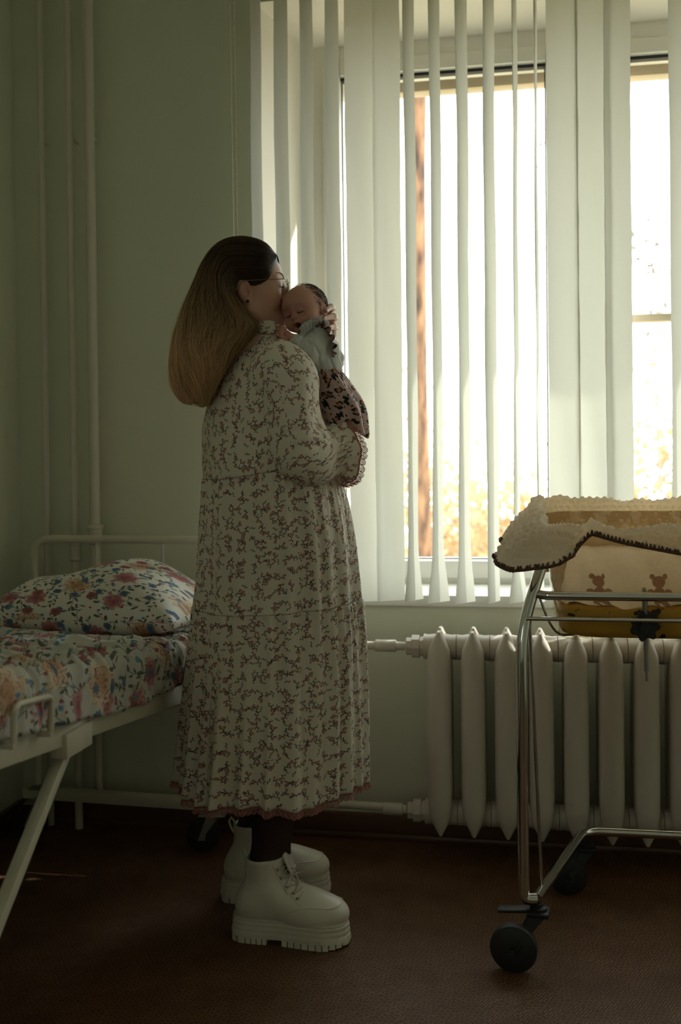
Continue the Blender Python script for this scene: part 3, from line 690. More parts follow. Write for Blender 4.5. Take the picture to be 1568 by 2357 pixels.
# glasses
GOLD = M('thin gold metal', (0.26, 0.20, 0.12), 0.3, 1.0).mat; LENS = glass_mat('spectacle lens', (0.93, 0.94, 0.92), 0.8)
hp = lambda x, y, z: HM @ Vector((x, y, z))
gl = link('glasses', None, woman); gl.location = hp(.10, 0, .005)-woman.location
fr = MB()
for q in (1, -1):
    ring = [hp(.113-.012*abs(math.cos(t))*0-abs(.0335+.026*math.cos(t))*.16, q*(.0335+.026*math.cos(t)), -.004+.0235*math.sin(t)*(1 if math.sin(t) < 0 else .86)) for t in [2*PI*k/28 for k in range(28)]]
    fr.tube(ring, .0009, 6, closed=True)
    ln = MB(); ln.add(ring, [tuple(range(28))]); ln.build('lens', LENS, gl, smooth=False)
    tp = MB(); tp.tube(rounded([hp(.103, q*.0595, .010), hp(.098, q*.074, .010), hp(-.01, q*.088, .010), hp(-.032, q*.086, -.015)], .012, 4), .0010, 6); tp.build('temple_arm', GOLD, gl)
fr.tube(spline([hp(.112, .008, .006), hp(.117, 0, .010), hp(.112, -.008, .006)], 5), .0009, 6)
for q in (1, -1): fr.tube([hp(.111, q*.010, -.004), hp(.105, q*.011, -.010), hp(.105, q*.010, -.016)], .0006, 5)
fr.build('frame', GOLD, gl)
e_ = MB(); ep = hsd.proj((-.002, -.090, -.043), .001)
for k in range(5): e_.lathe([(0.0002, -.0018), (.0018, -.0008), (.0018, .0008), (.0002, .0018)], HM @ (ep+Vector((.0026*math.cos(k*1.257), -.001, .0026*math.sin(k*1.257)))), HM.to_3x3() @ Vector((0, 1, 0)), 8)
e_.build('earring', M('dark jewel', (0.02, 0.015, 0.015), 0.2, 0.6).mat, woman)
# ---- hair: a loft from the parting over the head and down the back; strands follow it
HR = [((640, 592), (640, 606), .050, 2.505), ((612, 563), (624, 662), .082, 2.505), ((563, 553), (594, 674), .094, 2.50), ((514, 568), (556, 664), .094, 2.49), ((474, 613), (550, 690), .094, 2.475), ((447, 680), (576, 730), .090, 2.462), ((424, 752), (584, 758), .088, 2.45), ((405, 818), (536, 815), .080, 2.435), ((400, 872), (502, 872), .072, 2.43), ((414, 915), (478, 926), .052, 2.43), ((436, 940), (458, 942), .022, 2.43)]
rows = spline([(*a, *b, c, d) for a, b, c, d in HR], 8)
def hair_pt(t, ang, sc):
    f = t*(len(rows)-1); i = min(int(f), len(rows)-2); r_ = rows[i]*(1-(f-i)) + rows[i+1]*(f-i)
    A = W_(r_[0], r_[1], r_[5]); B = W_(r_[2], r_[3], r_[5]); c = (A+B)/2; ca_ = math.cos(ang); sa_ = math.sin(ang)
    ca_ = math.copysign(abs(ca_)**.85, ca_); sa_ = math.copysign(abs(sa_)**.85, sa_)
    return c + (A-B)/2*ca_*sc - A3(ED)*sa_*r_[4]*sc
m = M('ombre hair', (0.2, 0.12, 0.06), 0.42); hi = m.nt.nodes.new('ShaderNodeHairInfo'); ic = X(m.nt, hi.outputs['Intercept']); rnd = X(m.nt, hi.outputs['Random'])
c = m.mix(m.mix((0.030, 0.017, 0.008), (0.15, 0.085, 0.038), ic.rng(0.1, 0.42, 0, 1)), (0.90, 0.63, 0.37), ic.rng(0.33, 0.8, 0, 1)); m.set('Base Color', m.mix(c, m.mix(c, (0.02, 0.012, 0.006), 0.75), rnd.rng(0.35, 1, 0, 0.85))); m.b.inputs['Specular IOR Level'].default_value = 0.35
m.translucent(m.mix(c, (0.5, 0.34, 0.16), 0.3), 0.25); HAIRM = m.mat
m = M('hair underlayer', (0.05, 0.03, 0.015), 0.7); x, y, z = m.sep(m.coord('Object')); m.set('Base Color', m.mix((0.24, 0.16, 0.075), (0.035, 0.02, 0.01), z.rng(1.28, 1.50, 0, 1))); UNDER = m.mat
P = [[Vector(hair_pt(i/48*.93, 2*PI*k/40, (.88-.10*min(1, max(0, i-12)/14))*(1-.25*max(0, i/48-.8)/.2)+.03*math.sin(k*2.2+i*.12)*min(1, max(0, i-14)/12))) for k in range(40)] for i in range(49)]
hu = MB(); hu.grid(P, None, True); hu.f.append(tuple(48*40+k for k in range(40))); hu.mi.append(0)
hair = hu.build('hair', UNDER, woman, angle=0)
rg = np.random.RandomState(11); NS, NPT = 7200, 30; pos = np.zeros((NS, NPT, 3)); rad = np.zeros((NS, NPT))
for s_i in range(NS):
    lk = rg.randint(90); rl = np.random.RandomState(lk+500); la = rl.rand()*2*PI           # locks
    dl = rg.normal()*.09; a0 = la if s_i % 4 else rg.rand()*2*PI; ls = .94+.17*rl.rand(); sc = ls+.05*rg.normal()*.5; t0 = 0.0 if rg.rand() < .6 else rg.rand()*.35; t1 = .97-abs(rg.normal())*.05-rl.rand()*.10
    ph = 2.2*math.sin(la*2.0+.6)+1.3*math.sin(la*5.0)+.7*rl.rand(); ph2 = rg.rand()*6.3; fly = rg.rand() < .14; wa = .26+.10*rl.rand(); ff = rg.rand()
    for k in range(NPT):
        t = t0+(t1-t0)*k/(NPT-1); w_ = min(1, max(0, t-.32)*2.2); a = a0 + dl*(1-.5*t) + wa*w_*math.sin(17*t+ph) + .02*math.sin(29*t+ph2); s2 = .97+(sc-.97)*min(1, t*3) + .10*w_*math.sin(17*t+ph+1.3) + .012*math.sin(31*t+ph2)*w_
        if fly: s2 += .02+.16*max(0, t-.2)*ff+.03*math.sin(13*t+ph2)*t
        pos[s_i, k] = hair_pt(min(t, 1.0), a, s2)-Z_*max(0, t-1.0)*.4
    rad[s_i] = (.00052 if not fly else .00022)*np.linspace(1, .5, NPT)
hc = bpy.data.hair_curves.new('strands'); hc.add_curves([NPT]*NS)
hc.points.foreach_set('position', (pos-np.array(woman.location)).ravel().astype(np.float32)); 
ra = hc.attributes.get('radius') or hc.attributes.new('radius', 'FLOAT', 'POINT'); ra.data.foreach_set('value', rad.ravel().astype(np.float32))
hc.materials.append(HAIRM); ho = link('hair_strands', hc, hair); ho.parent = hair
# ---- the dress
PHI = R(25)
def loft(rows, n_t, fold, nsub=10, close=True, us=0.2, phi=PHI, dirs=None):
    rr = spline(rows, nsub); P = []; UV = []; vacc = 0; last = None
    for ir, q in enumerate(rr):
        y, xl, xr, dc, rho = q[:5]; c = W_((xl+xr)/2, y, dc); hw = (xr-xl)/2*dc/F; a = hw/math.sqrt(math.cos(phi)**2+(rho*math.sin(phi))**2); b = rho*a
        if last is not None: vacc += np.linalg.norm(c-last)
        last = c; t = ir/(len(rr)-1); row = []; ur = []
        for k in range(n_t):
            th = 2*PI*k/n_t; g, dz = fold(th, t, a)
            e = 2.3; ct, st = math.cos(th), math.sin(th); r0 = (abs(ct)**e+abs(st)**e)**(-1/e)
            row.append(c + U_(phi)*(a*r0*ct*g) + L2(phi)*(b*r0*st*g) + Z_*dz); ur.append(((th-4.2)*(a+b)*.52, -vacc))
        ur.append(((2*PI-4.2)*(a+b)*.52, -vacc)); P.append(row); UV.append(ur)
    return P, UV
def U_(p): return A3(ER)*math.cos(p)+A3(ED)*math.sin(p)
def L2(p): return -A3(ER)*math.sin(p)+A3(ED)*math.cos(p)
frg = random.Random(7)
FO = [(2*PI*(k+frg.uniform(-.3, .3))/21, frg.uniform(.07, .13), frg.uniform(.5, 1.2)) for k in range(21)]
FO2 = [(2*PI*(k+frg.uniform(-.3, .3))/25, frg.uniform(.05, .10), frg.uniform(.4, 1.2)) for k in range(25)]
GA = [(2*PI*(k+frg.uniform(-.35, .35))/54, frg.uniform(.022, .040), frg.uniform(.3, 1.3)) for k in range(54)]
def ridges(F_, th):
    s = 0
    for c, w, h in F_:
        d = (th-c+PI) % (2*PI)-PI
        if abs(d) < 3*w: s += h*math.exp(-(d/w)**2)
    return s
RC = {}
def rid(key, F_, th):
    k = (key, round(th, 4))
    if k not in RC: RC[k] = ridges(F_, th)
    return RC[k]
def f_bod(th, t, a):
    return 1 + .016*math.sin(3*th+9*t)*t + .012*math.sin(7*th-13*t+1) + .006*math.sin(13*th+31*t), .028*math.cos(th)*max(0, t-.5)*2
def f_tier1(th, t, a):
    g = .052*(rid('g', GA, th)-.6)*math.exp(-t*3.5)*(1-math.exp(-t*60)) + (.004+.085*t**.7)*(rid('a', FO, th)-.95) + .008*math.sin(2.0*th+1)*t
    return 1+g, .028*math.cos(th)*(1-t)+.008*math.cos(th)*t
def f_tier2(th, t, a):
    g = .050*(rid('g', GA, th+.05)-.6)*math.exp(-t*3)*(1-math.exp(-t*60)) + .085*(1-.75*t)*(rid('a', FO, th)-.95) + (.115*t**.8)*(rid('b', FO2, th)-.85) + .008*math.sin(2*th+1)
    return 1.014+g, .008*math.sin(5*th)*t+.008*math.cos(th)*(1-t)
bod = [(768, 582, 660, 2.495, 1.0), (780, 575, 668, 2.495, 1.08), (798, 560, 676, 2.495, 1.35), (818, 535, 690, 2.495, 1.6), (850, 508, 702, 2.495, 1.55), (900, 484, 708, 2.495, 1.42), (960, 470, 720, 2.50, 1.3), (1020, 468, 742, 2.50, 1.2), (1076, 470, 768, 2.505, 1.12)]
t1r = [(1076, 470, 768, 2.505, 1.12), (1120, 466, 782, 2.505, 1.08), (1180, 462, 800, 2.51, 1.0), (1250, 459, 814, 2.515, .96), (1330, 455, 824, 2.52, .93), (1386, 449, 830, 2.52, .92)]
t2r = [(1386, 449, 830, 2.52, .92), (1440, 446, 838, 2.52, .91), (1520, 440, 845, 2.52, .9), (1620, 430, 850, 2.52, .9), (1720, 421, 853, 2.52, .9), (1795, 413, 855, 2.52, .9)]
dm = MB()
for rws, ff, ns in ((bod, f_bod, 8), (t1r, f_tier1, 12), (t2r, f_tier2, 12)):
    P, UV = loft(rws, 380, ff, ns)
    if rws is t2r: hemP = P[-1]
    if rws is t1r: UV = [[(u, v-.5) for u, v in q] for q in UV]
    if rws is t2r: UV = [[(u, v-1.0) for u, v in q] for q in UV]
    dm.grid([[Vector(p) for p in q] for q in P], UV, True)
dress = dm.build('dress', DRESS, woman, angle=0, solid=.0012)
# stand collar with a small frill
P, UV = loft([(748, 586, 652, 2.495, 1.0), (753, 581, 655, 2.495, 1.0), (762, 579, 659, 2.495, 1.0), (779, 574, 666, 2.495, 1.05)], 120, lambda th, t, a: (1.02+.03*(1-t)**3*math.sin(34*th), .004*(1-t)*math.sin(3*th)-.012*math.cos(th)), 4)
MB().grid([[Vector(p) for p in q] for q in P], UV, True).build('collar', DRESS, dress, angle=0, solid=.001)
def sleeve(pts, rads, name, nt=64, cuff=True, amp=1.0, sd=3):
    path = spline([(*W_(*p), r_) for p, r_ in zip(pts, rads)], 12); P = []; UV = []; nrm = None; v = 0; n = len(path); vk = [0.0]*nt
    for i, q in enumerate(path):
        c = q[:3]; T_ = path[min(i+1, n-1)][:3]-path[max(i-1, 0)][:3]; T_ /= np.linalg.norm(T_)
        nrm = A3(ED)*-1.0 if nrm is None else nrm; nrm = nrm-T_*(nrm@T_); nrm /= np.linalg.norm(nrm); bt = np.cross(T_, nrm)
        if i: v += np.linalg.norm(c-path[i-1][:3])
        t = i/(n-1); row = []; ur = []
        for k in range(nt):
            th = 2*PI*k/nt; dr = nrm*math.cos(th)+bt*math.sin(th)
            pt = np.array([v*26, math.cos(th)*2.2, math.sin(th)*2.2]); w_ = wob(pt[None], 1.0, sd)[0]*.08+wob(pt[None], 2.1, sd+1)[0]*.05-.065*max(0, math.sin(v*120+2.2*math.cos(th+.6)+2*math.sin(v*31)))**2*(.25+.75*math.exp(-((t-.55)/.22)**2))*(.55+.45*math.cos(th*2+1))
            g = 1+amp*w_*1.5*min(1, t*5) + (.05*max(0, 1-abs(t-.90)*9)*math.sin(17*th+1)+.03*max(0, (t-.9)*10)*math.sin(9*th) if cuff else 0)
            row.append(Vector(c+dr*q[3]*g)); 
            vk[k] += (row[-1]-P[-1][k]).length if P else 0; ur.append((th*.068, vk[k]))
        ur.append((2*PI*.068, vk[0])); P.append(row); UV.append(ur)
    ob = MB().grid(P, UV, True).build(name, DRESS, dress, angle=0, solid=.0012); return P
RS = sleeve([(628, 826, 2.42), (648, 862, 2.385), (664, 930, 2.37), (680, 1000, 2.365), (692, 1046, 2.365), (718, 1047, 2.385), (744, 1040, 2.41), (764, 1034, 2.43), (781, 1034, 2.445)], [.060, .076, .074, .071, .072, .071, .062, .060, .074], 'sleeve')
LS = sleeve([(590, 835, 2.60), (625, 880, 2.65), (680, 950, 2.69), (720, 985, 2.71), (738, 960, 2.70), (744, 900, 2.68), (746, 858, 2.665)], [.055, .072, .068, .062, .05, .034, .030], 'sleeve', sd=9)
def lace(ring, down, name, pitch=.0145, wid=.017):
    """band of little loops hanging from a closed edge"""
    ring = [Vector(p) for p in ring]; n = len(ring); cum = [0]
    for i in range(n): cum.append(cum[-1]+(ring[(i+1) % n]-ring[i]).length)
    Lt = cum[-1]; N = int(Lt/pitch); mb = MB()
    def at_(s_):
        s_ %= Lt
        for i in range(n):
            if cum[i+1] >= s_: f_ = (s_-cum[i])/(cum[i+1]-cum[i]+1e-9); return ring[i]*(1-f_)+ring[(i+1) % n]*f_
        return ring[0]
    C = [at_(pitch*i) for i in range(N)]; E = [at_(pitch*(i+.5)) for i in range(N)]
    D_ = [Vector(down(p)) for p in C]
    mb.grid([[p for p in C], [p+d*wid*.28 for p, d in zip(C, D_)]], None, True); mb.grid([[p+d*.0003 for p, d in zip(C, D_)], [p+d*wid*.28 for p, d in zip(C, D_)]], None, True)
    for i in range(N):
        d = D_[i]; tg = (E[i]-C[i]); tg = tg.normalized() if tg.length > 1e-6 else Vector((1, 0, 0)); c = C[i]+d*wid*.55
        mb.tube([c+tg*math.cos(a)*pitch*.36+d*math.sin(a)*wid*.30 for a in [2*PI*k/9 for k in range(9)]], .0011, 4, closed=True)
        mb.tube([c+tg*math.cos(a)*pitch*.14+d*math.sin(a)*wid*.12 for a in [2*PI*k/6 for k in range(6)]], .0010, 4, closed=True)
        mb.tube([C[i]+d*wid*.28+tg*pitch*.5, C[i]+d*wid*.62+tg*pitch*.5], .0012, 4)
        mb.tube([c+tg*math.cos(a)*pitch*.52+d*(math.sin(a)*wid*.40+wid*.08) for a in [PI*k/6 for k in range(7)]], .0010, 4)
    return tag(mb.build(name, LACE, dress, angle=0), 'dusty pink scalloped lace', kind='stuff')
lace(hemP, lambda p: (0, 0, -1), 'lace_hem')
ce = RS[-1]; cd = (Vector(W_(800, 1034, 2.455))-Vector(W_(772, 1034, 2.435))).normalized()
cc = sum(ce, Vector())/len(ce); lace(ce, lambda p: (cd*.8+(p-cc).normalized()*.5).normalized(), 'lace_cuff')
cl = LS[-1]; cc2 = sum(cl, Vector())/len(cl); lace(cl, lambda p: (EZ*.8+(p-cc2).normalized()*.5).normalized(), 'lace_cuff')
# ---- boots
m = M('off white boot leather', (0.66, 0.62, 0.53), 0.38); m.bump(m.noise(m.coord('Object'), 260, 3), 0.12, 0.001); BOOT = m.mat
m = M('off white rubber sole', (0.60, 0.56, 0.47), 0.55); SOLE = m.mat
LACEM = M('cream boot lace', (0.55, 0.50, 0.42), 0.8).mat; EYE = M('dark eyelet', (0.05, 0.045, 0.04), 0.4, 0.5).mat
def boot_sdf():
    s = SDF(); b = .052
    s.ell((.072, 0, b+.020), (.074, .049, .044), .02); s.ell((.02, 0, b+.026), (.075, .047, .05), .03); s.ell((-.088, 0, b+.03), (.052, .041, .055), .03)
    s.cap((-.064, 0, b+.05), (-.060, 0, .225), .046, .054, .03, flat=(np.array([0, 1.0, 0]), 1.15)); s.cap((.035, 0, b+.036), (-.030, 0, .115), .032, .042, .03)
    s.half((0, 0, b-.004), (0, 0, -1)); s.half((-.06, 0, .203), (-.10, 0, 1)); s.cap((-.062, 0, .13), (-.060, 0, .27), .037, .046, .004, op=-1, flat=(np.array([0, 1.0, 0]), 1.12))
    return s
bsd = boot_sdf()
def out_w(x, g):   # half width of the sole at x
    xs = [-.150, -.140, -.12, -.08, -.02, .04, .09, .125, .143, .150]; ws = [.0, .026, .038, .041, .040, .049, .053, .040, .022, 0.0]
    return float(np.interp(x/g, xs, ws))*g
def outline(g, n=40):
    xs = [-.150*math.cos(PI*k/n) for k in range(n+1)]; return [(x*g, out_w(x*g, g)) for x in xs]
def make_boot(M4):
    bt = link('boot', None, woman); bt.location = (M4 @ Vector((0, 0, 0)))-woman.location
    bvv, bff = bsd.mesh(0.0042, 2); obj_np('upper', [(bvv, bff)], BOOT, bt, M4)
    so = MB(); rows = []
    for z, g in ((.013, .985), (.0145, 1.0), (.026, .99), (.028, .978), (.031, .978), (.033, .985), (.039, .98), (.041, .968), (.043, .968), (.045, .978), (.050, .972), (.0515, .955), (.053, .955), (.0545, .965), (.0585, .955), (.0590, .90)):
        o = outline(g); ring = [(x, y, z) for x, y in o]+[(x, -y, z) for x, y in o[::-1][1:-1]]; rows.append([M4 @ Vector(p) for p in ring])
    so.grid(rows, None, True); n = len(rows[0]); so.f.append(tuple(range(n))); so.mi.append(0); so.f.append(tuple((len(rows)-1)*n+k for k in range(n))[::-1]); so.mi.append(0)
    cuts = [-.149, -.128, -.106, -.092, -.078, -.064, -.052, -.016, .0, .016, .034, .052, .07, .086, .102, .118, .132, .147]
    for a, b in zip(cuts[:-1], cuts[1:]):
        if a == -.052: continue
        a += .0025; ps = [(x_, out_w(x_, 1.0)+.0005) for x_ in np.linspace(a, b, 4)]; lift = max(0, (b-.10)*.16); pl = [(x_, y_) for x_, y_ in ps]+[(x_, -y_) for x_, y_ in ps[::-1]]; k = len(pl)
        so.add([M4 @ Vector((x_, y_, lift)) for x_, y_ in pl]+[M4 @ Vector((x_, y_, .0145)) for x_, y_ in pl], [tuple(range(k))[::-1], tuple(range(k, 2*k))]+[(i, (i+1) % k, k+(i+1) % k, k+i) for i in range(k)])
    so.build('sole', SOLE, bt, angle=30)
    st = MB(); o = outline(.952, 60); ring = [(x, y) for x, y in o]+[(x, -y) for x, y in o[::-1][1:-1]]
    for i in range(0, len(ring)):
        a = ring[i]; b = ring[(i+1) % len(ring)]; a_ = Vector((a[0], a[1], .0595)); b_ = Vector((b[0], b[1], .0595)); st.tube([M4 @ (a_*.8+b_*.2), M4 @ (a_*.2+b_*.8)], .0011, 4)
    tag(st.build('welt_stitching', SOLE, bt), kind='stuff')
    # moccasin seam, side seam, collar edge
    sm = MB(); U1 = [(-.0, -.05, .085), (.03, -.049, .096), (.07, -.045, .100), (.105, -.030, .093), (.120, 0, .088), (.105, .030, .093), (.07, .045, .100), (.03, .049, .096), (.0, .05, .085)]
    sm.tube([M4 @ bsd.proj(Vector(p), .0006) for p in spline(U1, 6)], .0016, 6)
    for q in (-1, 1):
        sm.tube([M4 @ bsd.proj(Vector(p), .0004) for p in spline([(-.028, q*.05, .19), (-.010, q*.05, .17), (.020, q*.05, .125), (.036, q*.05, .105), (.028, q*.05, .088), (-.02, q*.06, .082), (-.045, q*.06, .066)], 6)], .0012, 6)
        sm.tube([M4 @ bsd.proj(Vector(p), .0004) for p in spline([(-.105, q*.03, .18), (-.108, q*.035, .14), (-.112, q*.04, .09), (-.115, q*.04, .062)], 5)], .0011, 6)
    sm.build('seam', BOOT, bt)
    tg_ = MB(); tg_.box((0, 0, 0), (.05, .052, .006), None, .0028, 3); R_ = Matrix.Rotation(R(66), 3, 'Y')
    tg_.v = [tuple(M4 @ (R_ @ Vector(p)+Vector((-.002, 0, .192)))) for p in tg_.v]; tg_.build('tongue', BOOT, bt)
    ey = [(.026, .027, .118), (.016, .029, .134), (.006, .030, .150), (-.004, .031, .166), (-.014, .033, .182)]
    EP = {q: [bsd.proj(Vector((x_, q*(y_+.014), z_)), .0008) for x_, y_, z_ in ey] for q in (-1, 1)}
    for q in (-1, 1):
        for p in EP[q]:
            p = Vector(p); e = MB(); e.tube([M4 @ (p+Vector((math.cos(t)*.0026, -.0003*q, math.sin(t)*.0026))) for t in [2*PI*k/10 for k in range(10)]], .0009, 5, closed=True); e.build('eyelet', EYE, bt)
    la = MB(); fwd = Vector((.85, 0, .5))
    for i in range(4):
        for q in (-1, 1):
            a = EP[q][i]; b = EP[-q][i+1]; la.tube([M4 @ Vector(p) for p in spline([a, a+fwd*.008, (a+b)/2+fwd*.020, b+fwd*.010, b], 4)], .0018, 6)
    k0 = (EP[1][3]+EP[-1][3])/2+fwd*.020
    la.lathe([(.001, -.004), (.005, -.002), (.005, .002), (.001, .004)], M4 @ k0, (0, 0, 1), 8)
    for q in (-1, 1):
        la.tube([M4 @ Vector(p) for p in spline([k0, k0+Vector((.012, q*.020, .014)), k0+Vector((.022, q*.034, .010)), k0+Vector((.026, q*.034, -.012)), k0+Vector((.012, q*.020, -.014)), k0], 5)], .0017, 6)
        la.tube([M4 @ Vector(p) for p in spline([k0, k0+Vector((.004, q*.022, -.010)), k0+Vector((-.006, q*.034, -.026)), k0+Vector((.004, q*.036, -.046)), k0+Vector((.012, q*.034, -.040))], 5)], .0017, 6)
    la.build('laces', LACEM, bt)
    pt = MB(); pt.tube([M4 @ Vector(p) for p in [(-.112, 0, .175), (-.119, 0, .19), (-.124, 0, .205), (-.118, 0, .216), (-.110, 0, .205), (-.108, 0, .185)]], .0030, 6); pt.build('pull_tab', BOOT, bt)
    return bt
def place(px0, py0, px1, py1, lift=0.0):
    """boot frame from the heel and toe contacts on the floor"""
    def fl(px, py): v = ray(px, py); t = -H/v.z; return Vector((v.x*t, v.y*t, 0))
    a = fl(px0, py0); b = fl(px1, py1); x = (b-a).normalized(); return Matrix.Translation((a+b)/2) @ Matrix(((x.x, -x.y, 0, 0), (x.y, x.x, 0, 0), (0, 0, 1, 0), (0, 0, 0, 1)))
make_boot(place(528, 2150, 815, 2172)); make_boot(place(508, 2068, 762, 2049))
# ------------------------------------------------------------------ the baby
BD = 2.485
baby = thing('person', V(740, 880, BD), 'newborn baby in a white top and leopard print skirt held up at the shoulder', 'person')
f_ = (-ER*math.sin(R(32))-ED*math.cos(R(32)))*math.cos(R(6))-EZ*math.sin(R(6)); u_ = (EZ*math.cos(R(15))-ER*math.sin(R(15))); u_ = (u_-f_*u_.dot(f_)).normalized(); l_ = u_.cross(f_)
BM = Matrix.Translation(V(703, 721, BD)) @ Matrix((f_, l_, u_)).transposed().to_4x4() @ Matrix.Scale(0.98, 4)
b_ = SDF()
b_.ell((-.010, 0, .020), (.063, .051, .053), .02); b_.ell((.016, 0, -.012), (.036, .041, .040), .02); b_.ell((.022, 0, .022), (.036, .040, .032), .02)
for q in (1, -1):
    b_.ell((.026, q*.024, -.021), (.024, .021, .019), .012); b_.ell((.060, q*.0185, .0035), (.0125, .0125, .0095), .012, op=-1); b_.ell((.0400, q*.0180, .0010), (.0115, .0115, .0088), .004); b_.cap((.050, q*.009, .010), (.042, q*.027, .012), .0035, .003, .008)
    b_.cap((.0545, q*.012, -.0100), (.0480, q*.025, -.0090), .0022, .0016, .008, op=-1)
    b_.ell((-.010, q*.049, -.006), (.012, .006, .018), .006); b_.ell((-.007, q*.054, -.004), (.006, .004, .010), .003, op=-1); b_.ell((.054, q*.0052, -.0125), (.005, .004, .0035), .004)
b_.ell((.030, 0, -.047), (.014, .016, .011), .012); b_.cap((.048, 0, .004), (.0545, 0, -.009), .004, .0062, .008)
b_.cap((.048, -.011, -.026), (.0515, 0, -.0235), .0035, .0045, .006); b_.cap((.048, .011, -.026), (.0515, 0, -.0235), .0035, .0045, .006); b_.cap((.043, -.010, -.039), (.046, 0, -.0405), .004, .005, .006); b_.cap((.043, .010, -.039), (.046, 0, -.0405), .004, .005, .006)
b_.ell((.050, 0, -.0325), (.022, .0095, .0062), .003, op=-1)
nv, nf = b_.mesh(0.0014, 1); nt_ = .9*np.exp(-((nv-np.array([.047, 0, -.032]))**2/np.array([.012, .014, .010])**2).sum(1)) + .3*np.exp(-((nv-np.array([.05, 0, -.008]))**2).sum(1)/.012**2) + .45*np.exp(-(((nv-np.array([.04, 0, .002]))/np.array([.03, .04, .006]))**2).sum(1))
m4 = np.array(BM); nvw = nv @ m4[:3, :3].T + m4[:3, 3]
bb_ = SDF(); sh1 = W_(726, 778, 2.462); el1 = W_(701, 806, 2.432); wr1 = W_(670, 778, 2.415); sh2 = W_(752, 775, 2.52)
bb_.cap(W_(712, 755, 2.49), W_(735, 790, 2.49), .026, .035, .02); bb_.cap(W_(732, 795, 2.49), W_(742, 850, 2.495), .036, .036, .02); bb_.cap(W_(742, 850, 2.495), W_(762, 890, 2.50), .036, .028, .02)
bb_.chain([sh1, el1, wr1], [.020, .017, .013], .012)
for q, dd in ((-1, 2.48), (1, 2.51)): bb_.chain([W_(768, 890, dd), W_(790, 915, dd), W_(795, 950, dd)], [.026, .020, .014], .015)
bv2, bf2 = bb_.mesh(0.004, 1)
fs_ = SDF(); wc = wr1; hx = W_(650, 766, 2.408)-wr1; hx = hx/np.linalg.norm(hx); hz = np.cross(hx, A3(ED)); hz /= np.linalg.norm(hz); hy = np.cross(hz, hx)
P_ = lambda a, b, c: wr1+hx*a+hy*b+hz*c
fs_.cap(P_(0, 0, 0), P_(.014, 0, 0), .0105, .0120, .006)
for i, c in enumerate((-.0118, -.0039, .0040, .0117)): fs_.chain([P_(.024, .004, c), P_(.033, .000, c), P_(.034, -.009, c*.95), P_(.025, -.012, c*.9)], [.0046, .0044, .0041, .0038], .0008)
fs_.chain([P_(.010, -.006, .010), P_(.022, -.013, .012), P_(.030, -.014, .004)], [.0055, .005, .0044], .003)
fv, ff = fs_.mesh(0.0011, 1)
bbody = obj_np('body', [(nvw, nf), (bv2, bf2), (fv, ff)], BSKIN, baby, attr={'tint': np.clip(np.concatenate([nt_, np.zeros(len(bv2)), np.full(len(fv), .25)]), 0, 1)})
on_b = lambda pts, off: [BM @ b_.proj(p, off) for p in pts]
for q in (1, -1):
    e = MB(); lid = spline(on_b([(.052, q*.008, -.0015), (.052, q*.0135, -.0036), (.050, q*.020, -.0036), (.0455, q*.0265, -.0012)], .0009), 5); e.tube([Vector(p) for p in lid], [.0005+.0010*math.sin(PI*k/(len(lid)-1)) for k in range(len(lid))], 6); e.build('eyelash', M('soft brown lid line', (0.07, 0.025, 0.018), 0.8).mat, bbody)
for q in (1, -1):
    e = MB(); e.tube([Vector(p) for p in spline(on_b([(.052, q*.009, .0160), (.049, q*.018, .0190), (.043, q*.029, .0165)], .0002), 5)], [.0002+.0004*math.sin(PI*k/10) for k in range(11)], 5); e.build('eyebrow', M('faint brow', (0.34, 0.17, 0.12), 0.8).mat, bbody)
mo = MB(); mo.lathe([(.0002, 0), (.006, .0005), (.0085, .001), (.006, .0015), (.0002, .002)], BM @ Vector((.0405, 0, -.0325)), BM.to_3x3() @ Vector((1, 0, 0)), 16); mo.build('mouth', M('dark mouth', (0.06, 0.012, 0.010), 0.6).mat, bbody)
# short dark down on the back and crown
rg = np.random.RandomState(3); pos = []; n_ = 0
while n_ < 1500:
    d = rg.normal(size=3); d /= np.linalg.norm(d)
    if d[2] < -.25 or d[0] > .25+.45*rg.rand()-.2*d[2]: continue
    p = np.array([-.010, 0, .020])+d*np.array([.063, .051, .053])*1.0; t = np.array([-.6, 0, -.6])+rg.normal(size=3)*.25; t -= d*(t@d); t /= np.linalg.norm(t)
    L = .010+.008*rg.rand(); pos.append([p+t*L*k/4+d*(.0008+.0012*k/4) for k in range(5)]); n_ += 1
pos = np.array(pos); pw = pos @ m4[:3, :3].T + m4[:3, 3] - np.array(baby.location)
hc = bpy.data.hair_curves.new('baby_hair'); hc.add_curves([5]*n_); hc.points.foreach_set('position', pw.ravel().astype(np.float32)); ra = hc.attributes.get('radius') or hc.attributes.new('radius', 'FLOAT', 'POINT'); ra.data.foreach_set('value', np.full(n_*5, .00025, np.float32))
hc.materials.append(M('fine dark baby hair', (0.035, 0.02, 0.012), 0.5).mat); ho = link('hair', hc, baby)
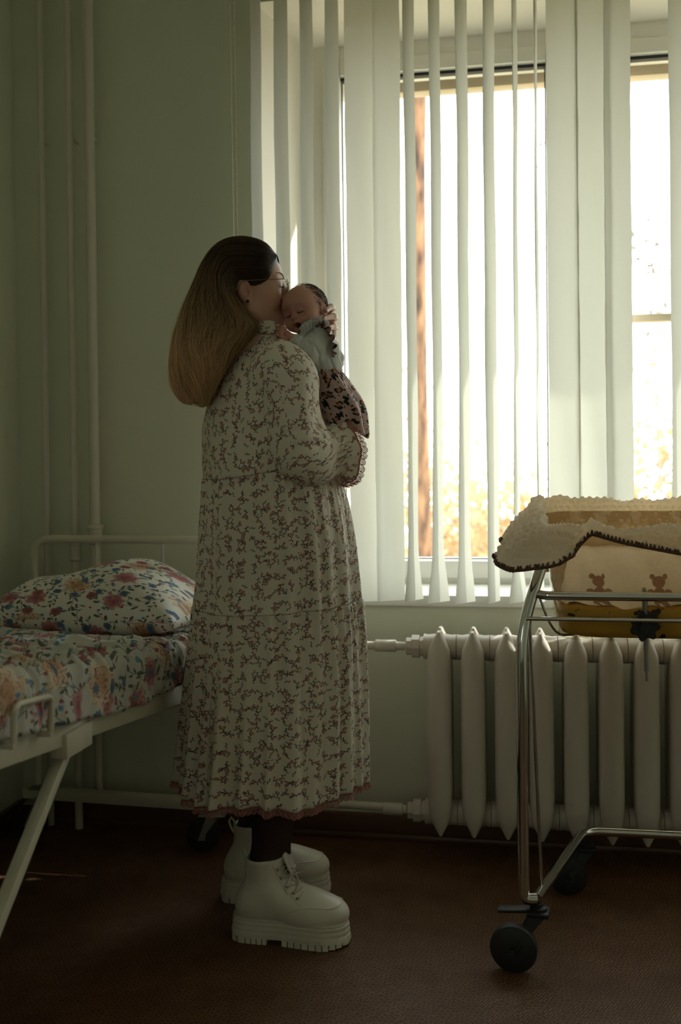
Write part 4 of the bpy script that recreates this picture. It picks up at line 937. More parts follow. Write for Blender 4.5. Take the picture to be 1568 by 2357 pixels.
# white top: body, near sleeve
m = M('white cotton jersey', (0.70, 0.72, 0.70), 0.85); m.bump(m.noise(m.coord('Object'), 1400, 2), 0.15, 0.0006); m.translucent((0.7, 0.72, 0.7), 0.25); WHITE = m.mat
tp = SDF(); tp.cap(W_(728, 788, 2.49), W_(744, 835, 2.49), .046, .054, .02); tp.ell(W_(742, 845, 2.49), (.036, .05, .024), .02, np.stack([A3(ER), A3(ED), Z_], 1))
tp.chain([W_(735, 780, 2.458), W_(708, 812, 2.430), W_(682, 788, 2.418)], [.036, .030, .021], .018)
tv_, tf_ = tp.mesh(0.0034, 2); N_ = normals(tv_, tf_); tv_ = tv_ + N_*(wob(tv_*np.array([1, 1, .6]), 95, 5)*.0034+wob(tv_, 210, 6)*.0016-.004*np.maximum(0, np.sin(tv_@np.array([120., 60, 95])+2*wob(tv_, 40, 8)))**4)[:, None]
top = obj_np('top', [(tv_, tf_)], WHITE, baby)
cu = MB(); c0 = W_(684, 789, 2.418); cdir = W_(670, 778, 2.415)-c0; cdir /= np.linalg.norm(cdir); a1 = np.cross(cdir, Z_); a1 /= np.linalg.norm(a1); a2 = np.cross(cdir, a1)
cu.grid([[Vector(c0+cdir*w+(a1*math.cos(t)+a2*math.sin(t))*(r_*(1+.05*math.sin(7*t)))) for t in [2*PI*k/36 for k in range(36)]] for w, r_ in ((-.004, .0195), (.000, .0215), (.005, .0205), (.010, .0190), (.0105, .0170), (.004, .0165))], None, True); cu.build('cuff', WHITE, top, angle=0)
# leopard cloth
def leopard():
    m = M('leopard print cloth', (0.5, 0.35, 0.3), 0.8); uv = m.coord('UV'); w = m.node('ShaderNodeTexNoise', Vector=uv, Scale=70.0, Detail=2.0); sub = m.vadd(w.outputs['Color'], (-.5, -.5, -.5)); sc = m.nt.nodes.new('ShaderNodeVectorMath'); sc.operation = 'SCALE'; m.nt.links.new(sub, sc.inputs[0]); sc.inputs['Scale'].default_value = .014
    p = m.vadd(uv, sc.outputs[0]); x, y, r1, r2, r3 = m.cell(p, .026, .75); d = (x*x*1.0+y*y*2.0).sqrt(); an = y.atan2(x)
    ring = d.below(.0110, .0005)*(1.0-(d.below(.0062, .0004)*r2.gt(.3))); gap = ((an*2.0+r3*6.0).sin()).gt(.72)*d.gt(.0050); ring = ring*(1.0-gap)
    base = m.mix((0.58, 0.43, 0.40), (0.52, 0.36, 0.32), m.noise(uv, 30)); c = m.mix(base, (0.45, 0.20, 0.09), d.below(.0072, .0006)*r2.gt(.3)); c = m.mix(c, (0.012, 0.012, 0.014), ring)
    x, y, r1, r2, r3 = m.cell(p, .017, .9, (3.3, 1.7, 0)); c = m.mix(c, (0.012, 0.012, 0.014), (x*x+y*y*2.2).sqrt().below(.0030, .0004)*r1.gt(.35))
    m.set('Base Color', c); m.translucent(c, 0.15); return m.mat
LEO = leopard()
SK = [((712, 848), (774, 842), 2.49, .048), ((718, 880), (797, 868), 2.488, .058), ((727, 912), (814, 893), 2.485, .062), ((736, 942), (832, 920), 2.482, .062), ((744, 966), (844, 950), 2.48, .058), ((752, 982), (848, 978), 2.48, .055), ((762, 988), (851, 1004), 2.48, .052)]
rr = spline([(*a, *b, c, d) for a, b, c, d in SK], 9); P = []; UV = []
for i, q in enumerate(rr):
    A = W_(q[0], q[1], q[4]); B = W_(q[2], q[3], q[4]); c = (A+B)/2; t = i/(len(rr)-1); row = []; ur = []
    for k in range(120):
        th = 2*PI*k/120; g = 1+.05*math.exp(-t*6)*math.sin(26*th)+t*(.11*math.sin(5*th+1.9+1.2*t)+.07*math.sin(8*th+.4))-.04*t
        row.append(Vector(c+(B-A)/2*math.cos(th)*g-A3(ED)*q[5]*math.sin(th)*g+Z_*t*.006*math.sin(5*th+1))); ur.append((th*.052, t*.17))
    ur.append((2*PI*.052, t*.17)); P.append(row); UV.append(ur)
skirt = MB().grid(P, UV, True).build('skirt', LEO, baby, angle=0, solid=.001)
# frilled shoulder, white on top and leopard beneath
def frill(pts, outs, w, mat, name, amp=.006, waves=9):
    c = spline([(*W_(*p), *o) for p, o in zip(pts, outs)], 26); n = len(c); P = []; UV = []
    for j in range(7):
        v = j/6; row = []; ur = []
        for i, q in enumerate(c):
            o = A3(ER)*q[3]+A3(ED)*q[4]+Z_*q[5]; o /= np.linalg.norm(o); T_ = c[min(i+1, n-1)][:3]-c[max(i-1, 0)][:3]; nn = np.cross(T_, o); nn /= np.linalg.norm(nn)+1e-9
            row.append(Vector(q[:3]+o*w*v*min(1, .25+4*min(i, n-1-i)/n)+nn*amp*v*math.sin(waves*2*PI*i/n)+o*.003*v*math.sin(waves*4*PI*i/n+1))); ur.append((i*.0019, v*w))
        P.append(row); UV.append(ur)
    return MB().grid(P, UV).build(name, mat, top, angle=0, solid=.001)
frill([(697, 786, 2.42), (704, 768, 2.425), (722, 757, 2.44), (742, 757, 2.46), (756, 772, 2.48)], [(-.5, -.6, .7), (-.3, -.5, .9), (0, -.5, 1), (.3, -.4, 1), (.8, -.3, .6)], .024, WHITE, 'shoulder_frill', .007, 10)
frill([(728, 757, 2.446), (744, 760, 2.446), (757, 776, 2.450), (764, 800, 2.455), (765, 818, 2.458)], [(-.1, -.7, .8), (.1, -1, .5), (.3, -1, .1), (.3, -1, -.3), (.1, -.9, -.7)], .032, LEO, 'leopard_frill', .006, 7)
fr2 = [Vector(W_(712+i*4.4, 852-i*.9+(3*math.sin(i*1.4)), 2.438)) for i in range(15)]
# ------------------------------------------------------------------ hospital cot on a chrome trolley
m = M('polished chrome', (0.62, 0.62, 0.60), 0.10, 1.0); CHROME = m.mat
BLACKP = M('black plastic', (0.006, 0.006, 0.006), 0.6).mat; RUB = M('black rubber wheel', (0.010, 0.010, 0.010), 0.6).mat; STEEL = M('dull steel', (0.32, 0.32, 0.31), 0.4, 0.9).mat
RX = Vector((1, 0, 0)); RY = Vector((0, 1, 0))
def caster(name, wc, wr, ww, roll, stem, parent, plate=None, brake=False, fork=BLACKP):
    """wheel centre, radius, width, rolling direction, stem top; the fork leans from stem to axle"""
    c = link(name, None, parent); c.location = Vector(stem)-wloc(parent); wc = Vector(wc); roll = Vector(roll).normalized(); ax = roll.cross(EZ); stem = Vector(stem)
    MB().lathe([(wr*.25, -ww*.5), (wr*.8, -ww*.5), (wr*.86, -ww*.42), (wr*.97, -ww*.40), (wr, -ww*.25), (wr, ww*.25), (wr*.97, ww*.40), (wr*.86, ww*.42), (wr*.8, ww*.5), (wr*.25, ww*.5)], wc, ax, 32).build('wheel', RUB, c)
    f = MB(); top = Vector((stem.x, stem.y, wc.z+wr+.012))
    for q in (-1, 1):
        o = ax*q*(ww*.5+.005); a = top+o; x = roll
        d0 = (stem-wc).dot(x); pl = [wc+o-x*.011-EZ*.010, wc+o+x*.011-EZ*.010, wc+o+x*.014+EZ*.01, Vector((stem.x, stem.y, 0))+o+x*.016+EZ*(top.z-.004), Vector((stem.x, stem.y, 0))+o-x*.020+EZ*(top.z-.004)]
        pl = pl if d0 > 0 else [pl[1], pl[0], wc+o-x*.014+EZ*.01, pl[4], pl[3]]
        k = len(pl); th = ax*q*.003; f.add([p for p in pl]+[p+th for p in pl], [tuple(range(k))[::-1], tuple(range(k, 2*k))]+[(i, (i+1) % k, k+(i+1) % k, k+i) for i in range(k)])
    f.box(top, (.05, .05, .012), Matrix((roll, ax*-1, EZ)).transposed(), .004); f.lathe([(.020, 0), (.020, .012), (.012, .016), (.012, max(.02, stem.z-top.z))], top, EZ, 16); f.tube([wc-ax*(ww*.5+.011), wc+ax*(ww*.5+.011)], .007, 10)
    f.build('fork', fork, c)
    if plate: MB().box(Vector((stem.x, stem.y, stem.z-.003)), (plate, plate, .006), Matrix((roll, ax*-1, EZ)).transposed(), .002).build('mounting_plate', STEEL, c)
    if brake:
        s = -1 if (stem-wc).dot(roll) > 0 else 1; p0 = top+roll*s*.018+EZ*.004
        MB().beam(p0, p0+roll*s*.075-EZ*.008, .030, .008, EZ, .003).build('brake_pedal', fork, c)
    return c
trol = thing('cot_trolley', V(1240, 2150, 2.3)*1, 'chrome tube trolley on black castors carrying the clear cot', 'trolley'); trol.location.z = 0
def fl(px, py): v = ray(px, py); t = -H/v.z; return Vector((v.x*t, v.y*t, 0))
nc = fl(1183, 2235); wr = .054; ncn = V(1183, 2178, (fl(1183, 2235)).dot(ED)); ncn.z = wr
fc = fl(1308, 2058); fcn = Vector((fc.x, fc.y, .051))
LEN = 0.78
ns = V(1240, 2100, 2.285); fs2 = V(1350, 1950, 2.672); ns.z = .135; fs2.z = .135
MIR = lambda p: Vector((2*(ns.x+LEN/2)-p.x, p.y, p.z))
NR = .0135
near = [V(1236, 2092, 2.285), V(1206, 2092, 2.285), V(1200, 1450, 2.285), V(1246, 1306, 2.335)]
near[0].z = near[1].z = .150
tb = rounded(near, (.035, .10), 8)
MB().tube(tb, NR, 18).build('leg_tube', CHROME, trol); MB().tube([MIR(p) for p in tb], NR, 18).build('leg_tube', CHROME, trol)
bk = V(1345, 1919, 2.672); bk.z = .162; st0 = Vector((near[0].x, near[0].y, .150))
base = [st0, bk, MIR(bk), MIR(st0)]
MB().tube(rounded(base, (.05, .05), 8), .0125, 18).build('base_tube', CHROME, trol)
zr = V(1300, 1370, 2.30).z; a = V(1237, 1369, 2.300); a.z = zr; by = a.y+.40
ax_ = a.x-.004; bx = ax_+LEN+.02
loop = rounded([Vector((ax_+.3, a.y, zr)), Vector((ax_, a.y, zr)), Vector((ax_+.012, by, zr+.02)), Vector((bx-.012, by, zr+.02)), Vector((bx, a.y, zr)), Vector((ax_+.3, a.y, zr))], (.045, .06, .06, .045), 8)
MB().tube(loop[:-1], .0105, 16, closed=True).build('holder_rail', CHROME, trol)
zb_ = V(1380, 1422, 2.285).z; p0 = V(1212, 1420, 2.285); 
MB().tube([Vector((p0.x, p0.y, zb_)), Vector((MIR(p0).x, p0.y, zb_))], .0048, 12).build('cross_bar', CHROME, trol)
for mm in (lambda p: p, MIR):
    MB().tube([mm(V(1219, 1418, 2.30)), mm(V(1248, 2060, 2.33))], .0042, 10).build('stay_rod', CHROME, trol)
    w0 = Vector((ax_+.006, a.y+.10, zr)); MB().tube([mm(p) for p in rounded([w0, w0+Vector((.026, 0, -.075)), w0+Vector((.050, .02, -.112)), w0+Vector((.09, .06, -.117))], (.03, .03))], .003, 8).build('basket_wire', CHROME, trol)
caster('caster', ncn, wr, .030, Vector((1, -.12, 0)), ns, trol, brake=True); caster('caster', fcn, .051, .030, Vector((1, .1, 0)), fs2, trol, brake=False)
c2 = copy_tree(trol.children[-2]); c2.parent = trol; c2.location = MIR(ns)-trol.location; c3 = copy_tree(trol.children[-2]); c3.parent = trol; c3.location = MIR(fs2)-trol.location
# star knob and its spindle
kc = V(1484, 1441, 2.262); kn_ = MB(); prof = []; N = 56
def star(o, k): 
    return [kc+RY*o+(RX*math.cos(t)+EZ*math.sin(t))*k*(.0305+.0045*math.cos(7*t)) for t in [2*PI*i/N for i in range(N)]]
kn_.grid([star(-.014, .82), star(-.0135, .93), star(-.010, 1.0), star(.006, 1.0), star(.009, .93)], None, True); n = N*5; kn_.f.append(tuple(range(N))); kn_.mi.append(0); kn_.f.append(tuple(n-N+i for i in range(N))[::-1]); kn_.mi.append(0)
kn_.lathe([(.013, -.020), (.014, -.014), (.014, .012)], kc, RY, 18); knob = kn_.build('star_knob', BLACKP, trol, angle=30); knob['label'] = 'black star shaped knob'
rd = MB(); rd.tube([V(1484, 1382, 2.268), V(1486, 1440, 2.274), V(1489, 1545, 2.277)], .0055, 12); rd.tube([V(1489, 1545, 2.277), V(1490, 1568, 2.277)], .0035, 10); rd.build('spindle', STEEL, trol)
rl = MB(); kp = V(1484, 1372, 2.300); kp.z = zr; rl.tube([kp+EZ*math.cos(t)*.0125+RY*math.sin(t)*.0125 for t in [2*PI*k/14 for k in range(14)]], .004, 8, closed=True); rl.box(kp+Vector((0, -.016, -.006)), (.010, .012, .03), None, .003); rl.build('rail_clamp', STEEL, trol)
# clear tub: rounded rectangle rings; the far side sits a little higher
TL, TW = LEN-.03, .375; tcx = ax_+.022+TL/2; tcy = a.y+.016+TW/2
def trect(z, inset, n=120, rc=.07, lift=None, ins_y=None):
    hx, hy = TL/2-inset, TW/2-(inset if ins_y is None else ins_y); rc = min(rc, hx, hy); out = []
    per = [(hx, -hy+rc), (hx, hy-rc), (hx-rc, hy), (-hx+rc, hy), (-hx, hy-rc), (-hx, -hy+rc), (-hx+rc, -hy), (hx-rc, -hy)]
    pts = []
    for i, (cx, cy, a0) in enumerate(((hx-rc, -hy+rc, -90), (hx-rc, hy-rc, 0), (-hx+rc, hy-rc, 90), (-hx+rc, -hy+rc, 180))):
        for k in range(13): t = R(a0+90*k/12); pts.append((cx+rc*math.cos(t), cy+rc*math.sin(t)))
    cum = [0]; L = len(pts)
    for i in range(L): cum.append(cum[-1]+math.dist(pts[i], pts[(i+1) % L]))
    j = 0
    for k in range(n):
        s = cum[-1]*k/n
        while cum[j+1] < s: j += 1
        f = (s-cum[j])/(cum[j+1]-cum[j]+1e-9); p = pts[j]; q = pts[(j+1) % L]; x, y = p[0]*(1-f)+q[0]*f, p[1]*(1-f)+q[1]*f
        out.append(Vector((tcx+x, tcy+y, z+(.09*(y+TW/2) if z > .9 else .09*(y+TW/2)*max(0, (z-.735)/.165)))))
    return out
ZB, ZT = .733, .995
def tub_ring(z, extra=0.0, n=120):
    t = (z-ZB)/(ZT-ZB); return trect(z, .034*(1-t)+extra, n)
m = glass_mat('clear tub plastic', (0.93, 0.91, 0.84), 0.9)
tub = thing('cot_tub', (tcx, tcy, ZB), 'clear plastic cot tub held in the chrome rail of the trolley', 'cot')
tb = MB(); rings = [trect(ZB, .075, rc=.06), trect(ZB, .055), tub_ring(ZB+.003, .008), tub_ring(ZB+.012, .002)]+[tub_ring(ZB+.012+(ZT-.012-ZB)*k/8) for k in range(1, 9)]+[tub_ring(ZT, -.006), tub_ring(ZT, -.016), tub_ring(ZT-.006, -.018)]
tb.grid(rings, None, True); tb.f.append(tuple(range(120))); tb.mi.append(0); tb.build('tub', m, tub, angle=0)
# mattress pad
m = M('yellow cot mattress', (0.55, 0.30, 0.035), 0.6); uv = m.coord('Object'); n = m.noise(uv, 22, 3); n2 = m.noise(uv, 9, 2); m.set('Base Color', m.mix(m.mix((0.52, 0.29, 0.035), (0.62, 0.38, 0.06), n2), (0.03, 0.02, 0.02), n.rng(.60, .63, 0, 1))); MATT = m.mat
mp = thing('cot_mattress', (tcx, tcy, ZB), 'yellow printed cot mattress in the bottom of the clear tub', 'mattress')
g = MB(); rs = [(.006, .055), (.007, .035), (.014, .012), (.028, .006), (.060, .006), (.074, .010), (.082, .02), (.085, .05)]
rr_ = [tub_ring(ZB+h, e) for h, e in rs]; g.grid(rr_, None, True); g.f.append(tuple(range(120))); g.mi.append(0); g.f.append(tuple(len(rr_)*120-120+i for i in range(120))[::-1]); g.mi.append(0); g.build('pad', MATT, mp, angle=0)
MB().grid([[p+Vector((0, 0, .001)) for p in tub_ring(ZB+.058, .0045)], tub_ring(ZB+.062, .0030), tub_ring(ZB+.066, .0045)], None, True).build('piping', MATT, mp, angle=0)
# muslin liner with brown bear shapes
def muslin():
    m = M('beige muslin', (0.58, 0.44, 0.28), 0.9); uv = m.coord('UV'); x, y, z = m.sep(uv)
    wv = ((x*2200.0).sin()+(y*2200.0).sin())*0.25+m.noise(uv, 90, 4)*1.2
    c = m.mix((0.56, 0.42, 0.26), (0.66, 0.52, 0.35), wv.rng(0, 1.4, 0, 1))
    u2 = m.mapping(uv, loc=(.005, .022, 0)); px = ((x+.052).mod(.16)-.08)/1.45; py = (y.mod(.23)-.115)/1.45
    def blob(cx, cy, rx, ry): dx = (px-cx)/rx; dy = (py-cy)/ry; return (dx*dx+dy*dy+ (m.noise(uv, 260, 2)-.5)*.6).below(1.0, .12)
    bear = blob(0, .016, .011, .010).max(blob(-.010, .025, .0045, .0045)).max(blob(.010, .025, .0045, .0045)).max(blob(0, -.006, .013, .014)).max(blob(-.016, .0, .006, .005)).max(blob(.016, .0, .006, .005)).max(blob(-.009, -.021, .006, .006)).max(blob(.009, -.021, .006, .006))
    c = m.mix(c, (0.20, 0.075, 0.028), bear*.85); m.set('Base Color', c); m.bump(wv*.5+m.noise(m.mapping(uv, sc=(1, 3.5, 1)), 26, 3)*6.0, .6, .004); m.translucent(c, .65); return m.mat
MUS = muslin()
ln = thing('muslin_sheet', (tcx, tcy, .82), 'beige muslin sheet with brown bear prints lining the clear tub', 'sheet')
P = []; UV = []; zs = [.815, .824, .84, .87, .90, .93, .96, .985, .992]
for i, z in enumerate(zs):
    rg_ = tub_ring(z, .0075 if i else .02, 240); row = []; ur = []; cc = Vector((tcx, tcy, z))
    for k, p in enumerate(rg_):
        th = 2*PI*k/240; d = (p-cc); d.z = 0; d.normalize(); w = .0035*math.sin(th*23+z*40)+.003*math.sin(th*41-z*60)
        row.append(p-d*(.004+w)+EZ*(.006*math.sin(th*9)+.004*math.sin(th*21))*(1 if i < 2 else 0)); ur.append((k*(2*(TL+TW))/240, z+.115-.853+.23*4))
    ur.append((2*(TL+TW), z+.115-.853+.23*4)); P.append(row); UV.append(ur)
g = MB(); g.grid(P, UV, True); g.f.append(tuple(range(240))); g.mi.append(0); g.build('sheet', MUS, ln, angle=0)
# dimpled blanket over the rim
m = M('cream dimple fleece', (0.66, 0.58, 0.44), 0.95); m.set('Base Color', m.mix((0.82, 0.76, 0.64), (0.87, 0.81, 0.69), m.noise(m.coord('Object'), 40, 2))); m.bump(m.noise(m.coord('Object'), 2200, 2), .3, .0006); m.translucent((0.90, 0.77, 0.58), .6); FLEECE = m.mat
BRAID = M('brown wool stitching', (0.105, 0.055, 0.030), 0.95).mat
bl = thing('baby_blanket', (tcx-TL/2, tcy-TW/2, 1.0), 'cream dimpled blanket with brown stitched edge draped over the rim of the cot', 'blanket')
NS_ = 760; ring = tub_ring(ZT+.002, -.010, NS_); cc = Vector((tcx, tcy, 0))
# distance along the rim measured from the near left corner; ring runs right side, far side, left side, near side
L_all = [0]
for i in range(NS_): L_all.append(L_all[-1]+(ring[(i+1) % NS_]-ring[i]).length)
def px_of(p):
    q = CAMROT.transposed() @ (p-Vector((0, 0, H))); return (CX+F*q.x/-q.z, CYP-F*q.y/-q.z)
nearL = min(range(NS_), key=lambda i: (ring[i]-Vector((tcx-TL/2+.02, tcy-TW/2+.02, ZT))).length)
def keyed(s, K): xs = [k[0] for k in K]; ys = [k[1] for k in K]; return float(np.interp(s, xs, ys))
# s: metres from the near left corner, positive along the near side to the right, negative round the left end to the far side
KL = [(-1.2, .05), (-.60, .045), (-.42, .06), (-.36, .085), (-.30, .11), (-.2, .10), (-.12, .115), (-.05, .125), (-.01, .125), (.035, .085), (.07, .030), (.095, .010), (.12, .012), (.16, .022), (.25, .040), (.35, .060), (.5, .075), (1.2, .05)]
KO = [(-1.2, .1), (-.45, .15), (-.36, .6), (-.25, .55), (-.12, .62), (-.04, .72), (.03, .45), (.08, .15), (.3, .12), (1.2, .1)]
KH = [(-1.2, .03), (-.5, .022), (-.36, .040), (-.28, .030), (-.15, .014), (-.05, .008), (.04, .010), (.075, .016), (.10, .036), (.125, .014), (.15, .010), (.4, .016), (1.2, .02)]
P = []; NV = 104; Ltot = L_all[-1]; edge = []; dirs = []
order = []
for k in range(NS_):
    s = L_all[k]-L_all[nearL]; s = s-Ltot if s > Ltot/2+.2 else s; s = s+Ltot if s < -Ltot/2+.2 else s
    order.append((s, k))
order.sort(); rows = []; ss = []
for s, k in order:
    if s < -1.0 or s > .62: continue
    p = ring[k]; t = ring[(k+1) % NS_]-ring[k-1]; o = Vector((t.y, -t.x, 0)).normalized(); 
    Lh = keyed(s, KL)*(1+.05*math.sin(s*31)); fo = keyed(s, KO); hh = keyed(s, KH)+.004*math.sin(s*24+1)+.003*math.sin(s*57)
    dp = keyed(s, [(-1, 1), (.0, 1), (.06, .2), (1, .2)]); prof = [(-.034, -.15*dp), (-.027, -.07*dp), (-.021, -.02*dp), (-.012, hh*.7), (.0, hh), (.010, hh*.8), (.016+fo*.012, hh*.25-.002)]
    n_ = 8; ang = math.atan2(-1, fo*1.1); x0, z0 = prof[-1]
    for i in range(1, n_+1):
        a_ = ang*(.45+.75*i/n_) if fo > .3 else -PI/2+fo*.5
        x0 += math.cos(a_)*Lh/n_; z0 += math.sin(a_)*Lh/n_; prof.append((x0, z0))
    c = spline([(x_, z_) for x_, z_ in prof], 6); d = np.concatenate([[0], np.cumsum(np.linalg.norm(np.diff(c, axis=0), axis=1))]); vv = np.linspace(0, d[-1], NV); xs = np.interp(vv, d, [q[0] for q in c]); zz = np.interp(vv, d, [q[1] for q in c])
    row = []
    for j in range(NV):
        j0, j1 = max(j-1, 0), min(j+1, NV-1); tx, tz = xs[j1]-xs[j0], zz[j1]-zz[j0]; ln_ = math.hypot(tx, tz)+1e-9; nx, nz = -tz/ln_, tx/ln_
        u = s/.0195; w = vv[j]/.0169; ri = round(w); uu = u+.5*(ri % 2); du = (uu-round(uu))*.0195; dw = (w-ri)*.0169; bmp = .0048*(1-(du*du+dw*dw)/.0062**2)**.6 if (du*du+dw*dw) < .0062**2 else 0
        fold = .006*math.sin(s*46+vv[j]*22)*min(1, max(0, fo-.2)*2)*min(1, vv[j]/.15) + .002*math.sin(s*90+vv[j]*40)
        row.append(p+o*(xs[j]+nx*(bmp+fold))+EZ*(zz[j]+nz*(bmp+fold)))
    rows.append(row); edge.append(row[-1]); dirs.append((row[-1]-row[-4]).normalized())
MB().grid(rows).build('fleece', FLEECE, bl, angle=0)
eb = MB(); eb.tube(edge[::3], .0036, 8); st = MB(); acc = 0
for i in range(1, len(edge)):
    acc += (edge[i]-edge[i-1]).length
    if acc > .0085:
        acc = 0; d = dirs[i]; nrm = (edge[i]-edge[i-1]).normalized().cross(d)
        for q in (1, -1): st.tube([edge[i]+nrm*q*.003, edge[i]-d*.006+nrm*q*.0034, edge[i]-d*.011+nrm*q*.0020], [.0034, .0030, .0012], 6)
eb.build('edge_binding', BRAID, bl); tag(st.build('edge_stitches', BRAID, bl), kind='stuff')
# ------------------------------------------------------------------ hospital bed, mattress, sheet, pillow
TH = R(12.5); UB = ER*math.sin(TH)+ED*math.cos(TH); WB = ER*math.cos(TH)-ED*math.sin(TH)      # towards the head; to the right
HP = V(80, 1400, 3.13); HP.z = 0; BW = .655
def B(w, t, z): return HP+WB*w-UB*t+EZ*z       # w across from the left post, t from the headboard towards the foot
m = M('cream bed enamel', (0.60, 0.57, 0.46), 0.35); m.bump(m.noise(m.coord('Object'), 40, 2), .05); BEDM = m.mat
bed = thing('hospital_bed', B(BW/2, 0, 0), 'cream steel hospital bed with a spindled headboard and black castors', 'bed')
hz = .93
MB().tube(rounded([B(0, 0, .13), B(0, 0, hz), B(BW, 0, hz), B(BW, 0, .13)], (.06, .06), 8), .0125, 16).build('headboard_tube', BEDM, bed)
for w in (.2125, .4325): MB().tube([B(w, 0, .46), B(w, 0, hz-.005)], .0042, 10).build('spindle', BEDM, bed)
MB().tube([B(0, 0, .46), B(BW, 0, .46)], .010, 12).build('lower_rail', BEDM, bed)
for t_, nm in ((0.02, 'base_bar'), (1.46, 'base_bar')): MB().beam(B(-.03, t_, .136), B(BW+.01, t_, .136), .04, .032, EZ, .004).build(nm, BEDM, bed)
for w in (.03, BW-.03): MB().box(B(w, .02, .154), (.07, .06, .004), None, .001).build('end_cap', STEEL, bed)
def railz(t): return .518+.108*t
for w in (.012, BW-.012):
    MB().beam(B(w, .02, railz(.02)), B(w, 1.62, railz(1.62)), .028, .050, EZ, .004).build('side_rail', BEDM, bed)
for t_ in (.25, .65, 1.05, 1.45): MB().beam(B(.02, t_, railz(t_)+.012), B(BW-.02, t_, railz(t_)+.012), .03, .02, EZ, .002).build('slat', BEDM, bed)
for w in (.0, BW):
    e = 1 if w else -1; wz = w+e*.004
    MB().box(B(wz-e*.010, 1.0, railz(1.0)-.018), (.036, .11, .050), Matrix((WB, UB, EZ)).transposed(), .003).build('pivot_bracket', BEDM, bed)
    MB().beam(B(wz-e*.028, .985, railz(1.0)-.030), B(wz-e*.028, 1.45, .172), .022, .026, WB, .003).build('lift_arm', BEDM, bed)
    MB().beam(B(BW*.5+e*.10, 1.25, railz(1.25)-.03), B(BW*.5+e*.10, .95, .36), .020, .024, WB, .003).build('cross_strut', BEDM, bed)
MB().tube([B(.03, 1.0, railz(1.0)-.03), B(BW-.03, 1.0, railz(1.0)-.03)], .010, 10).build('pivot_shaft', BEDM, bed)
for w in (0.0, BW):
    e = 1 if w else -1
    MB().tube(rounded([B(w+e*.026, 1.145, railz(1.145)+.022), B(w+e*.030, 1.145, railz(1.145)+.090), B(w+e*.030, 1.275, railz(1.275)+.090), B(w+e*.026, 1.275, railz(1.275)+.022)], (.02, .02)), .0062, 10).build('mattress_retainer', BEDM, bed)
    for t_ in (1.145, 1.275): MB().beam(B(w-e*.004, t_, railz(t_)+.018), B(w+e*.030, t_, railz(t_)+.018), .014, .010, EZ, .002).build('retainer_foot', BEDM, bed)
wr_ = .050
c_w = fl(476, 1994); 
def bed_caster(w, t):
    s = B(w, t, .121); rl = (WB+UB*.15).normalized(); wc = s-rl*.035; wc.z = wr_; return caster('caster', wc, wr_, .030, rl, s, bed, plate=.08, brake=False, fork=STEEL)
for w, t in ((BW-.055, .035), (.03, .035), (.03, 1.46), (BW-.02, 1.46)): bed_caster(w, t)
# floral cloth
def floral(name, sc, base, fade):
    m = M(name, base, 0.85); uv = m.mapping(m.coord('UV'), sc=(1/sc, 1/sc, 1)); c = m.mix(base, tuple(q*.95 for q in base), m.noise(uv, 8)); nz = m.noise(uv, 120, 3); nb = m.noise(uv, 55, 2)
    def petals(c, size, off, n, rad, inner, outer, thr, rnd=.55, line=True):
        x, y, r1, r2, r3 = m.cell(uv, size, rnd, off); d = (x*x+y*y*1.25).sqrt(); an = y.atan2(x)
        d2 = d*(1.0+((an*float(n)+r3*6.0).sin()*.11))+(nb-.5)*rad*.9+(nz-.5)*rad*.4; on = r2.gt(thr)
        col = m.mix(inner, outer, d2.rng(rad*.15, rad*.95, 0, 1))
        if line:
            rings = ((d2*(2*PI*3.2/rad)+(an*float(n)).sin()*1.2).sin()).rng(.55, .95, 0, 1); col = m.mix(col, tuple(q*.28 for q in inner), rings*.75)
        return m.mix(c, col, d2.below(rad, rad*.06)*on)
    def leaves(c, size, off, col, thr, L=.030, W=.0075, n=3, rnd=.6):
        x, y, r1, r2, r3 = m.cell(uv, size, rnd, off); on = r2.gt(thr); yy = y-x*x*7.0; f = (yy.abs().below(.0009, .0004)*x.abs().below(L*1.1, .002))
        lx = x.mod(L*.6)-L*.3; sd = ((x/(L*.6)).floor().mod(2.0)-.5)*2.0; ly = yy*sd-W; u = lx*.8+ly*.6; v = ly*.8-lx*.6
        lf = ((u/(W*1.15))*(u/(W*1.15))+(v/(W*.48))*(v/(W*.48))+(nz-.5)*.5).below(1.0, .12)*x.abs().below(L*1.1, .002)
        vein = (u*1400.0+v.abs()*900.0).sin().rng(.4, 1, 0, .6); cc = m.mix(col, tuple(q*.35 for q in col), vein)
        return m.mix(c, cc, f.max(lf)*on)
    c = leaves(c, .075, (4.1, .6, 0), (0.045, 0.070, 0.048), .12, .036, .0095); c = leaves(c, .060, (2.2, 8.3, 0), (0.055, 0.078, 0.055), .3, .024, .0065)
    c = petals(c, .125, (.3, .2, 0), 7, .034, (0.34, 0.05, 0.075), (0.55, 0.27, 0.27), .35); c = petals(c, .17, (7.7, 3.1, 0), 9, .046, (0.50, 0.22, 0.10), (0.70, 0.56, 0.40), .55)
    c = petals(c, .070, (1.9, 5.5, 0), 8, .013, (0.03, 0.06, 0.10), (0.06, 0.16, 0.28), .5, line=False); c = petals(c, .048, (6.2, 2.4, 0), 5, .0062, (0.04, 0.16, 0.30), (0.10, 0.30, 0.48), .45, .8, False)
    c = petals(c, .038, (3.3, 9.1, 0), 3, .0045, (0.22, 0.03, 0.04), (0.30, 0.07, 0.07), .45, .9, False); c = petals(c, .085, (8.4, 6.6, 0), 11, .017, (0.22, 0.025, 0.04), (0.36, 0.10, 0.09), .55)
    m.set('Base Color', m.mix(c, base, fade)); m.bump(m.noise(uv, 700, 2), .15, .0006); return m.mat
